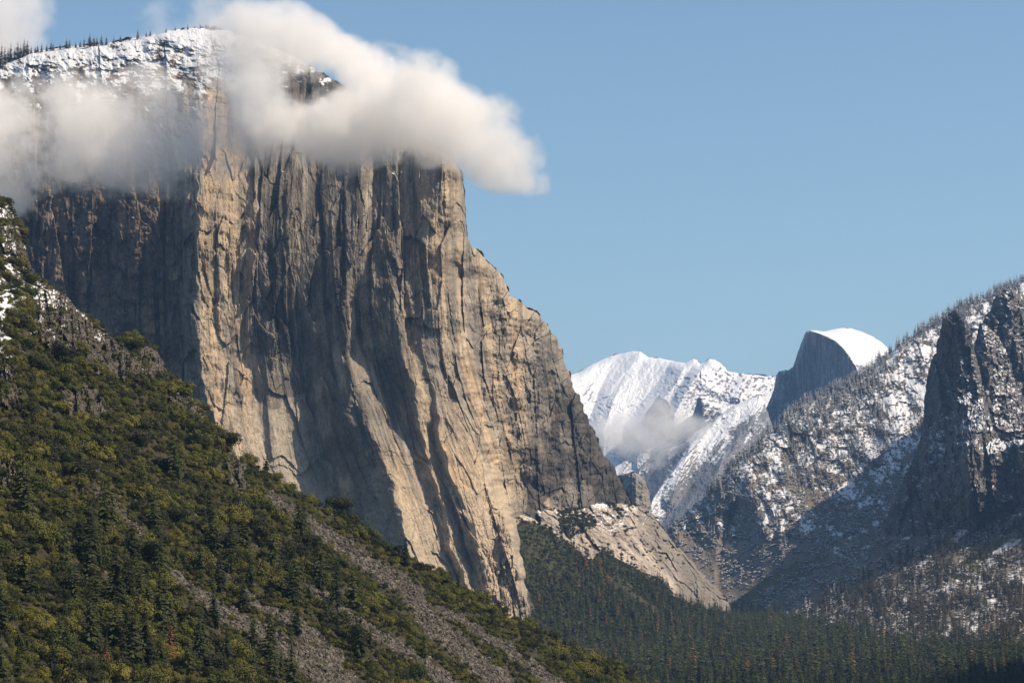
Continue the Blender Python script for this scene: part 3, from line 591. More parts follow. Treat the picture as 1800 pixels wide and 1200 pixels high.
def outcrop_field(X, Y):
    xw = X + 9 * fbm(X / 16, Y / 16, 4, 305); yw = Y + 9 * fbm(X / 16, Y / 16, 4, 306); f = 0 * X
    for p in OUT: f = np.maximum(f, np.where(in_poly(xw, yw, p), 1.0, np.clip(1 - poly_dist(xw, yw, p + p[:1]) / 5, 0, 1)))
    return f
KP, BP, CP = -300.0, -0.727, 0.1965
def ls_depth(X, Y):
    u, e = ray(X, Y)
    D = KP / (e - BP * u - CP)
    D = D * (1 + 0.010 * fbm(X / 120 + Y / 160, (Y - X) / 90, 4, 311)) + 3.5 * fbm(X / 40, Y / 40, 4, 313)
    o = outcrop_field(X, Y)
    D = D + sst(.25, .75, o) * (9 * plates((X - .1 * Y) / 11, Y / 60, 51, 1.4)[0] + 3.5 * plates(X / 6, Y / 14, 52, 1.4)[0] - 9 - 4 * fbm(X / 9, Y / 30, 3, 315)) + 0.8 * plates(X / 5, Y / 4, 53)[0]
    return D
def ls_attrs(X, Y, D):
    o = outcrop_field(X, Y); ta = talus_field(X, Y)
    t = np.ones(X.shape + (3,)) * col(0.045, 0.04, 0.022) * (1 + .4 * fbm(X / 12, Y / 12, 4, 321))[..., None]
    t = lerp3(t, col(0.088, 0.076, 0.055), o); t = lerp3(t, col(0.075, 0.067, 0.055), ta)
    up = 1 - sst(480, 900, Y + .25 * X)
    snow = -0.75 + .92 * up + 0.35 * fbm(X / 26, Y / 20, 4, 323) + ta * .38 * (1 - sst(880, 1060, Y))
    for (a, b, r) in ((12, 525, 34), (-5, 600, 22), (75, 518, 16), (178, 720, 10), (215, 740, 10), (175, 590, 12), (8, 655, 10), (300, 820, 12)):
        snow = snow + .9 * np.exp(-(((X - a) / r) ** 2 + ((Y - b) / (r * .6)) ** 2))
    return {'tint': t, 'snow': snow}
M_NEAR = rock_material('near_rock', .5, .8)
slope = sheet('slope', LS_TOP, lambda x: 1290 + 0 * x, ls_depth, M_NEAR, step=1.6, rough=1.2, attrs=ls_attrs, rnd=(10, .8), back=(15, 40, 80, 150), pull=(200, 1000),
      label='steep near slope of brush, rock outcrops and grey talus falling to the right', cat='slope', seed=15)
# ------------------------------------------------------------------ vegetation prototypes
def leaf_mat(name, c1, c2, snow=0.0, var=0.5):
    m, nt, b = mat(name)
    oi = nt.nodes.new('ShaderNodeObjectInfo'); v = mapping(nt, (1, 1, 1))
    c = mixc(nt, oi.outputs['Random'], c1, c2)
    n = ramp(nt, noise(nt, v, 0.9, 3, 0.6), 0.3, 0.7, 1 - var * .6, 1 + var)
    vm = nt.nodes.new('ShaderNodeVectorMath'); vm.operation = 'SCALE'; nt.links.new(c, vm.inputs[0]); nt.links.new(n, vm.inputs[3])
    o = vm.outputs[0]
    if snow > 0:
        a = math_(nt, 'ADD', noise(nt, v, 0.6, 4, 0.7), math_(nt, 'MULTIPLY', normal_z(nt), 0.35))
        o = mixc(nt, ramp(nt, a, 1.02 - snow, 1.14 - snow), o, (0.78, 0.78, 0.80))
    nt.links.new(o, b.inputs['Base Color']); b.inputs['Roughness'].default_value = 0.7
    return m
def bark_mat():
    m, nt, b = mat('bark'); v = mapping(nt, (1, 1, .2))
    nt.links.new(mixc(nt, noise(nt, v, 3, 4), (0.05, 0.035, 0.025), (0.13, 0.10, 0.08)), b.inputs['Base Color']); return m
M_BARK = bark_mat()
M_OAK = leaf_mat('brush_leaves', (0.044, 0.052, 0.010), (0.122, 0.110, 0.020))
M_OAK2 = leaf_mat('brush_leaves_dark', (0.018, 0.023, 0.008), (0.042, 0.042, 0.012))
M_PINE = leaf_mat('pine_needles', (0.012, 0.019, 0.007), (0.062, 0.070, 0.022))
M_PINEY = leaf_mat('pine_needles_olive', (0.030, 0.038, 0.010), (0.062, 0.066, 0.018))
M_DEAD = leaf_mat('dead_needles', (0.17, 0.075, 0.035), (0.22, 0.11, 0.06))
M_PSNOW = leaf_mat('snowy_needles', (0.040, 0.036, 0.022), (0.080, 0.064, 0.040), snow=.33)
M_PDUST = leaf_mat('dusted_needles', (0.034, 0.032, 0.018), (0.080, 0.066, 0.040), snow=.20)
M_BSNOW = leaf_mat('snowy_brush', (0.075, 0.060, 0.038), (0.12, 0.095, 0.06), snow=.40)
def quads(P, Nn, S, rng, aspect=1.0):
    """square leaf clumps: centres P, facing Nn, half-size S"""
    n = len(P); r = rng.normal(size=(n, 3)); Nn = Nn / np.linalg.norm(Nn, axis=1, keepdims=True)
    a = np.cross(Nn, r); a /= np.linalg.norm(a, axis=1, keepdims=True); b = np.cross(Nn, a)
    S = S[:, None]; k = 0.55 + 0.45 * rng.rand(n, 4)
    V = np.stack([P + (a * k[:, :1]) * S, P + b * S * aspect * k[:, 1:2], P - a * S * k[:, 2:3], P - b * S * aspect * k[:, 3:]], 1).reshape(-1, 3)
    return V, np.arange(4 * n).reshape(n, 4)
def bush_crown(seed, nq=900, lobes=11, h=.62, size=.085):
    """broad crown 1 unit in radius, about 1.3 units tall, base at z=0"""
    rng = np.random.RandomState(seed); P = []; Nn = []
    L = [(0, 0, h, .62)]
    for i in range(lobes):
        a = rng.rand() * 6.28; r = .25 + .5 * rng.rand(); L.append((r * math.cos(a), r * math.sin(a), h * (.45 + .9 * rng.rand()) * (1 - .25 * r), .26 + .22 * rng.rand()))
    per = nq // len(L)
    for cx, cy_, cz, R in L:
        d = rng.normal(size=(per, 3)); d /= np.linalg.norm(d, axis=1, keepdims=True); d[:, 2] = np.where(d[:, 2] < -.35, -d[:, 2], d[:, 2])
        rr = R * (.72 + .34 * rng.rand(per, 1))
        P.append(np.array([cx, cy_, cz]) + d * rr * [1, 1, .85]); Nn.append(d + rng.normal(size=(per, 3)) * .25)
    P = np.vstack(P); Nn = np.vstack(Nn); P[:, 2] = np.maximum(P[:, 2], .02)
    return quads(P, Nn, size * (.6 + .9 * rng.rand(len(P))), rng)
def conifer_crown(seed, whorls=26, br=7, seg=4, width=.16, start=.08, ragged=.3, fan=.30):
    """cone of drooping boughs in tiers, for a tree 1 unit tall; every bough is a row of small flat sprays"""
    rng = np.random.RandomState(seed); V = []
    lean = rng.normal(size=2) * .01
    for w in range(whorls):
        t = (w + rng.rand() * .7) / whorls; z = start + (.985 - start) * t
        R = width * ((1 - t) ** .85 * min(1, .55 + t * 3)) * (1 - ragged * .4 + ragged * .8 * rng.rand()) + .007
        nb = max(3, int(br * (1 - .35 * t)))
        for b in range(nb):
            if rng.rand() < ragged * .35: continue
            a = 6.283 * (b + rng.rand() * .9) / nb; Rb = R * (1 - ragged * .7 + ragged * 1.3 * rng.rand()); dr = .18 + .5 * rng.rand() - .35 * t
            ca, sa = math.cos(a), math.sin(a)
            for s in range(seg):
                f0, f1 = s / seg, (s + 1.25) / seg
                for side in (-1, 1):
                    wd = Rb * fan * (1.1 - .75 * f0) * (.6 + .7 * rng.rand()); k = rng.rand() * .3
                    p0 = (Rb * f0, 0); p1 = (Rb * min(f1, 1.05), 0); p2 = (Rb * (f1 * .75 + .1), side * wd); p3 = (Rb * (f0 + .25 / seg), side * wd * .8)
                    zz = [-(f0 ** 1.4) * dr * Rb, -(f1 ** 1.4) * dr * Rb, -(f1 ** 1.4) * dr * Rb - wd * (.35 + k), -(f0 ** 1.4) * dr * Rb - wd * (.35 + k)]
                    for (r, q), zq in zip((p0, p1, p2, p3), zz):
                        V.append((r * ca - q * sa + lean[0] * t, r * sa + q * ca + lean[1] * t, z + zq + rng.normal() * .0015))
    V = np.array(V); return V, np.arange(len(V)).reshape(-1, 4)
def trunk_mesh(h, r0, r1, n=6, bend=0, limbs=0, seed=0):
    rng = np.random.RandomState(seed); V = []; Fq = []
    def tube(p0, p1, a, b):
        p0 = np.array(p0, float); p1 = np.array(p1, float); d = p1 - p0; d /= np.linalg.norm(d)
        u = np.cross(d, [0.3, 1, 0.1]); u /= np.linalg.norm(u); w = np.cross(d, u); o = len(V)
        for p, r in ((p0, a), (p1, b)):
            for i in range(n):
                t = 6.283 * i / n; V.append(p + r * (math.cos(t) * u + math.sin(t) * w))
        for i in range(n): Fq.append((o + i, o + (i + 1) % n, o + n + (i + 1) % n, o + n + i))
    m = (bend, 0, h * .5); tube((0, 0, -.08 * h), m, r0, (r0 + r1) / 2); tube(m, (0, 0, h), (r0 + r1) / 2, r1)
    for i in range(limbs):
        a = rng.rand() * 6.28; z = h * (.35 + .5 * rng.rand()); tube((0, 0, z), (.5 * math.cos(a), .5 * math.sin(a), z + .3), r0 * .4, r0 * .12)
    return np.array(V), np.array(Fq)
def proto(name, crown, trunk, mcrown):
    V = np.vstack([crown[0], trunk[0]]); Fq = np.vstack([crown[1], trunk[1] + len(crown[0])])
    o = mesh_np(name, V, Fq, [mcrown, M_BARK], mat_idx=np.concatenate([np.zeros(len(crown[1])), np.ones(len(trunk[1]))]))
    C.objects.unlink(o); return o
T_BUSH = [trunk_mesh(.75, .05, .025, limbs=4, bend=.04, seed=i) for i in range(3)]
T_CON = trunk_mesh(.97, .013, .002, 5)
B_CROWN = [bush_crown(i, 2600, 11 + i, size=.047) for i in range(5)]
C_CROWN = [conifer_crown(10 + i, whorls=24 + 2 * i, br=8, seg=4, width=.165 + .02 * (i % 3), ragged=.3 + .1 * i) for i in range(4)]
C_LOW = [conifer_crown(20 + i, whorls=14, br=6, seg=2, width=.125 + .02 * i, ragged=.3 + .1 * i, fan=.42) for i in range(4)]
P_BUSH = [proto('brush_tree', B_CROWN[i], T_BUSH[i % 3], M_OAK if i < 3 else M_OAK2) for i in range(5)]
B_LOW = [bush_crown(40 + i, 420, 8, size=.11) for i in range(3)]
P_BLOW = [proto('brush_tree', B_LOW[i], T_BUSH[i], [M_OAK, M_OAK2, M_OAK2][i]) for i in range(3)]
P_CON = [proto('conifer', C_CROWN[i], T_CON, M_PINE if i < 3 else M_PINEY) for i in range(4)]
P_CLOW = [proto('conifer', C_LOW[i], T_CON, [M_PINE, M_PINE, M_PINEY, M_PINE][i]) for i in range(4)] + [proto('conifer', C_LOW[1], T_CON, M_DEAD)]
P_CSNOW = [proto('snowy_conifer', C_LOW[i], T_CON, M_PSNOW) for i in range(3)]
P_CDUST = [proto('dusted_conifer', C_LOW[i], T_CON, M_PDUST) for i in range(3)]
P_BSNOW = [proto('snowy_brush', B_LOW[i], T_BUSH[i], M_BSNOW) for i in range(2)]
def rock_proto(seed, m):
    rng = np.random.RandomState(seed)
    import bmesh
    bm = bmesh.new(); bmesh.ops.create_icosphere(bm, subdivisions=1, radius=1)
    for v in bm.verts: v.co = Vector((v.co.x * (1 + .3 * rng.normal()), v.co.y * (1 + .3 * rng.normal()), v.co.z * .7 * (1 + .25 * rng.normal())))
    me = bpy.data.meshes.new('boulder'); bm.to_mesh(me); bm.free(); me.materials.append(m); return bpy.data.objects.new('boulder', me)
def rock_mat():
    m, nt, b = mat('talus_rock'); oi = nt.nodes.new('ShaderNodeObjectInfo'); v = mapping(nt, (1, 1, 1))
    c = mixc(nt, oi.outputs['Random'], (0.032, 0.028, 0.022), (0.150, 0.130, 0.104))
    a = math_(nt, 'ADD', noise(nt, v, 0.8, 3), math_(nt, 'MULTIPLY', normal_z(nt), .2))
    nt.links.new(mixc(nt, ramp(nt, a, .80, .86), c, (.8, .8, .82)), b.inputs['Base Color']); return m
M_TALUS = rock_mat()
P_ROCK = [rock_proto(i, M_TALUS) for i in range(5)]

def scatter(name, P, scl, kind, protos, label=None, tilt=0.06, seed=0, squash=None):
    """ONE object of uncountable growth or rubble: points that carry a copy of a prototype each"""
    rng = np.random.RandomState(seed + 99); n = len(P)
    me = bpy.data.meshes.new(name); me.vertices.add(n); me.vertices.foreach_set('co', np.asarray(P, np.float32).ravel())
    R = np.stack([rng.normal(size=n) * tilt, rng.normal(size=n) * tilt, rng.rand(n) * 6.283], -1)
    if squash is None: S = np.repeat(np.asarray(scl)[:, None], 3, 1)
    else: S = np.asarray(scl)[:, None] * squash
    me.attributes.new('rot', 'FLOAT_VECTOR', 'POINT').data.foreach_set('vector', R.astype(np.float32).ravel())
    me.attributes.new('scl', 'FLOAT_VECTOR', 'POINT').data.foreach_set('vector', S.astype(np.float32).ravel())
    me.attributes.new('kind', 'INT', 'POINT').data.foreach_set('value', np.asarray(kind, np.int32))
    o = bpy.data.objects.new(name, me); C.objects.link(o)
    g = bpy.data.node_groups.new(name, 'GeometryNodeTree')
    g.interface.new_socket('Geometry', in_out='INPUT', socket_type='NodeSocketGeometry'); g.interface.new_socket('Geometry', in_out='OUTPUT', socket_type='NodeSocketGeometry')
    gi = g.nodes.new('NodeGroupInput'); go = g.nodes.new('NodeGroupOutput')
    m2p = g.nodes.new('GeometryNodeMeshToPoints'); g.links.new(gi.outputs[0], m2p.inputs[0])
    gi2 = g.nodes.new('GeometryNodeGeometryToInstance')
    for p in reversed(protos):
        oi = g.nodes.new('GeometryNodeObjectInfo'); oi.inputs[0].default_value = p; g.links.new(oi.outputs['Geometry'], gi2.inputs[0])
    iop = g.nodes.new('GeometryNodeInstanceOnPoints'); iop.inputs['Pick Instance'].default_value = True
    g.links.new(m2p.outputs[0], iop.inputs['Points']); g.links.new(gi2.outputs[0], iop.inputs['Instance'])
    def na(nm, ty):
        a = g.nodes.new('GeometryNodeInputNamedAttribute'); a.data_type = ty; a.inputs[0].default_value = nm
        return next(x for x in a.outputs if x.enabled and x.name == 'Attribute')
    g.links.new(na('kind', 'INT'), iop.inputs['Instance Index'])
    e2r = g.nodes.new('FunctionNodeEulerToRotation'); g.links.new(na('rot', 'FLOAT_VECTOR'), e2r.inputs[0]); g.links.new(e2r.outputs[0], iop.inputs['Rotation'])
    g.links.new(na('scl', 'FLOAT_VECTOR'), iop.inputs['Scale']); g.links.new(iop.outputs[0], go.inputs[0])
    md = o.modifiers.new('scatter', 'NODES'); md.node_group = g
    tag(o, label, kind='stuff'); return o
def sample(name, n, wfun, seed=0):
    """n points spread by true area times wfun(px,py) over a sheet"""
    X, Y, D = SHEETS[name] if isinstance(name, str) else name
    Pn = W(X, Y, D); a = Pn[1:, :-1] - Pn[:-1, :-1]; b = Pn[:-1, 1:] - Pn[:-1, :-1]
    A = np.linalg.norm(np.cross(a, b), axis=-1); A = np.minimum(A, np.percentile(A, 98) * 1.5)
    w = A * np.clip(wfun(X[:-1, :-1], Y[:-1, :-1]), 0, None); w = w.ravel() / w.sum()
    rng = np.random.RandomState(seed + 500); k = rng.choice(len(w), n, p=w)
    i, j = np.unravel_index(k, A.shape); fu, fv = rng.rand(n), rng.rand(n)
    P = Pn[i, j] + a[i, j] * fu[:, None] + b[i, j] * fv[:, None]
    return P, X[i, j], Y[i, j]
def thin(P, r):
    """drop points closer than r (in plan) to one already kept"""
    keep = np.zeros(len(P), bool); cell = {}
    rr = np.broadcast_to(r, (len(P),))
    for i, p in enumerate(P):
        c = rr[i]; k = (int(p[0] // 4), int(p[1] // 4)); ok = True; q = int(c // 4) + 1
        for a in range(-q, q + 1):
            for b in range(-q, q + 1):
                for j in cell.get((k[0] + a, k[1] + b), ()):
                    if (P[j][0] - p[0]) ** 2 + (P[j][1] - p[1]) ** 2 < c * c: ok = False; break
                if not ok: break
            if not ok: break
        if ok: keep[i] = True; cell.setdefault(k, []).append(i)
    return keep
_rng = np.random.RandomState(3)
_me = {}
def plant(kind, crown_key, crown, trunk, mcrown, loc, s, rz, label, cat, group=None, sz=1.0):
    """one tree: an Empty at its foot > crown, trunk (mesh data shared between copies)"""
    e = bpy.data.objects.new(kind, None); C.objects.link(e); e.location = loc; e.rotation_euler = (0, 0, rz); e.scale = (s, s, s * sz)
    tag(e, label, cat, group)
    for part, key, geo, m in (('crown', crown_key, crown, mcrown), ('trunk', 'trunk' + str(id(trunk)), trunk, M_BARK)):
        if key not in _me:
            o = mesh_np(part, geo[0], geo[1], m); _me[key] = o.data
        else:
            o = bpy.data.objects.new(part, _me[key]); C.objects.link(o)
        o.parent = e
    return e

# ---- brush and trees of the near slope
def brushw(X, Y):
    o = outcrop_field(X, Y); t = talus_field(X, Y)
    open_ = 0.35 + sst(-.35, .1, fbm(X / 45, Y / 35, 4, 401)); up = 1 - .62 * (1 - sst(480, 800, Y + .2 * X))
    return .012 * (Y > 950) + (1 - o) * (1 - talus_field(X, Y, 1.12)) ** 3 * open_ * up
BP_, bx, by = sample('slope', 16500, brushw, 1)
Dn = BP_[:, 1]; rad = (1.9 + 6.6 * _rng.rand(len(BP_)) ** 2.0) * (1 - .35 * (1 - sst(450, 800, by + .2 * bx))) * (1 + .35 * (fbm(bx / 60, by / 50, 3, 405)))
rad = np.minimum(rad, 2.0 + 6 * (1 - talus_field(bx, by, 2.2)))
kp = thin(BP_, np.maximum(rad * .80, 1.4)); BP_, bx, by, rad = BP_[kp], bx[kp], by[kp], rad[kp]
CPn, cx_, cyy_ = sample('slope', 300, lambda X, Y: np.clip(sst(820, 1080, Y + .10 * X) * sst(.0, .5, 0.35 + fbm(X / 50, Y / 50, 3, 411)) * (1 - talus_field(X, Y)) ** 2 * (1 - sst(450, 800, X)) + .015 * (Y > 850), 0, None), 2)
kp = thin(CPn, 6.5); CPn, cx_, cyy_ = CPn[kp], cx_[kp], cyy_[kp]
def in_frame(px, py, m=0): return (px > -m) & (px < 1800 + m) & (py > -m) & (py < 1200 + m)
vis = in_frame(bx, by, 6); big = rad / BP_[:, 1]; big[~vis] = 0
order = np.argsort(-big); ind = order[:280]; rest = order[280:]
MARKS = [(30, 1190, 'at the bottom left corner'), (110, 1190, 'left of the small dead conifer'), (186, 1180, 'around the small dead conifer'), (245, 1185, 'between the two dead conifers'), (299, 1150, 'around the larger dead conifer'),
         (370, 1185, 'right of the larger dead conifer'), (440, 1185, 'left of the wide talus fan'), (500, 1190, 'at the lower tip of the wide talus fan'), (580, 1180, 'inside the wide talus fan'),
         (40, 1120, 'just above the bottom left corner'), (120, 1120, 'above the small dead conifer on the left'), (210, 1110, 'uphill between the two dead conifers'), (290, 1080, 'uphill of the larger dead conifer'), (380, 1120, 'just below the wide talus fan'),
         (450, 1140, 'hugging the lower edge of the wide talus fan'), (350, 1010, 'around the broad mid-slope conifer'), (300, 1020, 'at the upper end of the middle talus strip'), (420, 1060, 'beside the narrow middle talus strip'), (470, 1040, 'left of the tall dark mid-slope conifer'), (518, 1050, 'around the tall dark mid-slope conifer'),
         (580, 1110, 'above the wide talus fan'), (650, 1170, 'below the short stony strip'), (700, 1170, 'along the short stony strip'), (770, 1180, 'between the two lowest stony strips'), (850, 1180, 'beside the longest talus strip'), (930, 1180, 'right of the longest talus strip'),
         (1000, 1180, 'at the foot of the slope beside the forest'), (20, 1030, 'at the left edge halfway down'), (100, 1030, 'in the dense patch left of the talus'), (190, 1030, 'in the hollow left of the talus'), (60, 940, 'at the left edge above the dense patch'), (200, 960, 'below the upper left talus strip'), (640, 1080, 'between the longest and short talus strips'), (740, 1110, 'under the longest talus strip'), (400, 960, 'above the narrow middle talus strip'), (20, 850, 'beside the low left-edge outcrop')]
ORD = ['leftmost'] + [w + ' from left' for w in 'second third fourth fifth sixth seventh eighth ninth tenth eleventh twelfth thirteenth fourteenth fifteenth sixteenth seventeenth eighteenth nineteenth twentieth 21st 22nd 23rd 24th 25th 26th 27th 28th 29th 30th 31st 32nd 33rd 34th 35th 36th 37th 38th 39th 40th'.split()]
def rank_labels(pts, what, MARKS=MARKS):
    """pts: (px, py, look); each gets its look, its rank from the left among its like near the nearest landmark, and that landmark"""
    g = {}
    for i, (x, y, look) in enumerate(pts):
        k = min(range(len(MARKS)), key=lambda j: (MARKS[j][0] - x) ** 2 + (MARKS[j][1] - y) ** 2); g.setdefault((look, k), []).append(i)
    out = [None] * len(pts)
    for (look, k), ii in g.items():
        ii.sort(key=lambda i: pts[i][0])
        for r, i in enumerate(ii):
            out[i] = (look + ' ' + what + ', ' if len(ii) == 1 else ORD[min(r, 39)] + ' ' + look + ' ' + what + ' ') + MARKS[k][2]
    return out
def size_word(s, lo, hi): return 'small' if s < lo else 'large' if s > hi else 'middling'
kx = [int(_rng.randint(5)) for i in ind]
blab = rank_labels([(bx[i], by[i], 'olive' if kx[j] < 3 else 'dark green') for j, i in enumerate(ind)], 'brush tree')
for j, i in enumerate(ind):
    k = kx[j]
    plant('brush_tree', 'bush%d' % k, B_CROWN[k], T_BUSH[k % 3], M_OAK if k < 3 else M_OAK2, BP_[i] - [0, 0, .15 * rad[i]], rad[i], _rng.rand() * 6.28,
          blab[j], 'brush tree', 'brush trees on the near slope', sz=.9 + .4 * _rng.rand())
kk = np.where(_rng.rand(len(rest)) < .2 + .3 * (fbm(bx[rest] / 40, by[rest] / 40, 2, 407) > 0), _rng.randint(3, 5, len(rest)), _rng.randint(0, 3, len(rest)))
scatter('brush', BP_[rest] - np.stack([0 * rest, 0 * rest, .15 * rad[rest]], -1), rad[rest], kk, P_BUSH, 'dense olive green brush covering the near slope', squash=np.stack([np.ones(len(rest)), np.ones(len(rest)), .8 + .45 * _rng.rand(len(rest))], -1))
# low scrub between them
SP, sx_, sy_ = sample('slope', 9000, lambda X, Y: (1 - talus_field(X, Y)) * (1 - .6 * outcrop_field(X, Y)) * (.3 + sst(-.2, .3, fbm(X / 20, Y / 20, 3, 409))), 4)
scatter('undergrowth', SP, .7 + 1.3 * _rng.rand(len(SP)), _rng.randint(0, 3, len(SP)), P_BLOW, 'low scrub growing between the brush trees', seed=4)
# rubble
RP, rx_, ry_ = sample('slope', 26000, lambda X, Y: talus_field(X, Y) + .015 + .12 * outcrop_field(X, Y), 5)
scatter('talus', RP, .3 + 1.0 * _rng.rand(len(RP)) ** 3 + .12, _rng.randint(0, 5, len(RP)), P_ROCK, 'grey broken rock filling the gullies of the near slope', tilt=1.0, seed=5)
# conifers of the near slope
n_con = 0
vis = in_frame(cx_, cyy_, 10); order = np.argsort(CPn[:, 1] + 1e5 * ~vis)
slope_con = [i for i in order if vis[i]][:95]
hts = 12 + 15 * _rng.rand(len(CPn)) ** 1.3
kx = [int(_rng.randint(4)) for i in slope_con]
lbl = rank_labels([(cx_[i], cyy_[i], 'dark' if kx[j] < 3 else 'olive') for j, i in enumerate(slope_con)], 'conifer')
for j, i in enumerate(slope_con):
    k = kx[j]
    plant('conifer', 'con%d' % k, C_CROWN[k], T_CON, M_PINE if k < 3 else M_PINEY, CPn[i] - [0, 0, .5], hts[i], _rng.rand() * 6.28, lbl[j], 'conifer', 'conifers on the near slope'); n_con += 1
others = [i for i in order[len(slope_con):][::6]]
if others: scatter('conifers', CPn[others] - [0, 0, .5], hts[others], _rng.randint(0, 4, len(others)), P_CON, 'further conifers scattered over the near slope', seed=6)
def slope_at(px, py):
    D = float(ls_depth(np.array([[float(px)]]), np.array([[float(py)]]))[0, 0]); return W(px, py, D), D
SPECIAL = [(712, 996, 62, 0, M_PINE, 'tallest dark conifer on the crest of the near slope, in front of the cliff foot'), (806, 1036, 44, 3, M_PINEY, 'thin sparse conifer on the slope crest just left of the cliff prow'),
           (518, 1058, 105, 1, M_PINE, 'tall dark conifer between two talus strips in the middle of the near slope'), (270, 935, 88, 2, M_PINE, 'tall dark conifer beside the upper left talus strip'),
           (993, 1162, 64, 0, M_PINE, 'dark conifer at the foot of the near slope, before the valley forest'), (350, 1012, 74, 1, M_PINE, 'broad dark conifer standing above the end of the middle talus strip'),
           (299, 1158, 76, 3, M_DEAD, 'rust-brown dead conifer in the middle of the lower left slope'), (186, 1178, 56, 1, M_DEAD, 'smaller rust-brown dead conifer near the bottom left edge of the slope'), (170, 1140, 70, 2, M_PINEY, 'olive conifer just above the smaller dead one')]
for px, py, hp, k, m, lab in SPECIAL:
    p, D = slope_at(px, py); plant('conifer', 'con%d_%s' % (k, m.name), C_CROWN[k], T_CON, m, p - [0, 0, .6], hp * D / F, 1.0 * k, lab, 'conifer'); n_con += 1

# ---- the valley forest
def fsample(n, y0, y1, u0, u1, seed):
    r = np.random.RandomState(seed); y = np.sqrt(y0 ** 2 + (y1 ** 2 - y0 ** 2) * r.rand(n)); u = u0 + (u1 - u0) * r.rand(n)
    return np.stack([u * y, y, ground_z(y) - .5], -1)
FP = fsample(78000, 2050, 8200, -.012, .245, 21)
cl = .55 + fbm(FP[:, 0] / 160, FP[:, 1] / 160, 3, 431)
FP = FP[(_rng.rand(len(FP)) < cl + .35)]
FP = FP[thin(FP, 10.0 + 5.0 * sst(6000, 2200, FP[:, 1]) + 3 * fbm(FP[:, 0] / 90, FP[:, 1] / 90, 2, 437))] if len(FP) < 120000 else FP
ht = (20 + 24 * _rng.rand(len(FP))) * (1.04 + .26 * fbm(FP[:, 0] / 90, FP[:, 1] / 90, 3, 433))
big_ix = np.where((FP[:, 1] < 2750) & (FP[:, 0] / FP[:, 1] > .035) & (FP[:, 0] / FP[:, 1] < .2085))[0]
def top_py(P, h): e = (P[:, 2] + h - ZC) / P[:, 1]; return 600 - F * np.tan(np.arctan(e) - PITCH)
tp = top_py(FP, ht); big_ix = big_ix[tp[big_ix] < 1194]; big_ix = big_ix[np.argsort(FP[big_ix, 1])][:max(0, 285 - n_con)]
isd = _rng.rand(len(FP)) < .012 + .05 * (np.hypot(FP[:, 0] - 330, FP[:, 1] - 3400) < 220)
fx_ = CX + F * FP[big_ix, 0] / FP[big_ix, 1]
FM = [(x, y, w) for x, w in ((1100, 'beside the near slope foot'), (1200, 'right of the near slope foot'), (1300, 'at bottom centre of the forest'), (1400, 'right of the bottom centre of the forest'), (1500, 'in the bottom middle-right of the forest'), (1600, 'left of the bottom right corner'), (1700, 'near the bottom right corner'), (1790, 'in the bottom right corner')) for y in (1185,)]
kx = [int(_rng.randint(4)) for i in big_ix]
flab = rank_labels([(fx_[j], 1185, ('tall ' if ht[i] > 36 else 'short ' if ht[i] < 29 else 'middling ') + ('dark' if kx[j] < 3 else 'olive')) for j, i in enumerate(big_ix)], 'conifer', FM)
for j, i in enumerate(big_ix):
    k = kx[j]
    plant('conifer', 'con%d' % k, C_CROWN[k], T_CON, M_PINE if k < 3 else M_PINEY, FP[i], ht[i], _rng.rand() * 6.28, flab[j], 'conifer', 'conifers at the near edge of the valley forest')
rest = np.ones(len(FP), bool); rest[big_ix] = False
near = rest & (FP[:, 1] < 3000); farr = rest & ~near
scatter('forest', FP[near], ht[near], _rng.randint(0, 4, near.sum()), P_CON, 'near part of the dense dark conifer forest on the valley floor', seed=7)
kf = np.where(isd[farr], 4, _rng.randint(0, 4, farr.sum()))
scatter('forest', FP[farr], ht[farr], kf, P_CLOW, 'dense dark conifer forest filling the valley floor', seed=8)
# ---- woods and brush on the lower slope right of the cliff, and at the foot under the cliff
lowveg = lambda X, Y: (1 - in_poly(X + 5 * fbm(X / 14, Y / 14, 3, 441), Y + 5 * fbm(X / 14, Y / 14, 3, 442), SLABP)) * (1 - np.exp(-(poly_dist(X, Y, [(940, 975), (975, 1000), (985, 1012)]) / 5) ** 2)) * (1 - .97 * np.exp(-(poly_dist(X, Y, [(1075, 1020), (1110, 1045), (1150, 1070)]) / 7) ** 4))
Vp, vx, vy = sample('granite_slab', 9000, lowveg, 9); vr = 2.5 + 3 * _rng.rand(len(Vp))
kq = thin(Vp, 3.6); Vp, vx, vy, vr = Vp[kq], vx[kq], vy[kq], vr[kq]
scatter('brush', Vp, vr, _rng.randint(0, 3, len(Vp)), P_BLOW, 'green brush covering the slope between the cliff prow and the pale slab', seed=9, squash=np.array([[1, 1, 1.0]]))
patch = lambda X, Y: (in_poly(X, Y, [(980, 900), (985, 918), (1000, 930), (1010, 940), (1000, 948), (985, 925)]) + 1.0 * in_poly(X, Y, [(977, 896), (1010, 892), (1040, 905), (1048, 922), (1020, 938), (985, 935)]) + in_poly(X, Y, [(1068, 880), (1100, 900), (1095, 910), (1070, 895)]) + .6 * in_poly(X, Y, [(940, 925), (965, 925), (985, 955), (975, 960)]) + in_poly(X, Y, [(1110, 880), (1130, 880), (1135, 890), (1115, 890)]) + .02 * (Y < 1000) * (X > 890)).astype(float)
Vp, vx, vy = sample('granite_slab', 420, patch, 10)
scatter('brush', Vp, 3 + 3 * _rng.rand(len(Vp)), _rng.randint(1, 3, len(Vp)), P_BLOW, 'dark clump of brush on the ledge above the pale slab', seed=10)
Vp, vx, vy = sample('granite_slab', 1500, lambda X, Y: lowveg(X, Y) * (sst(980, 1060, Y) + .35 * np.exp(-(poly_dist(X, Y, [(985, 950), (1040, 985), (1100, 1010)]) / 20) ** 2)), 11)
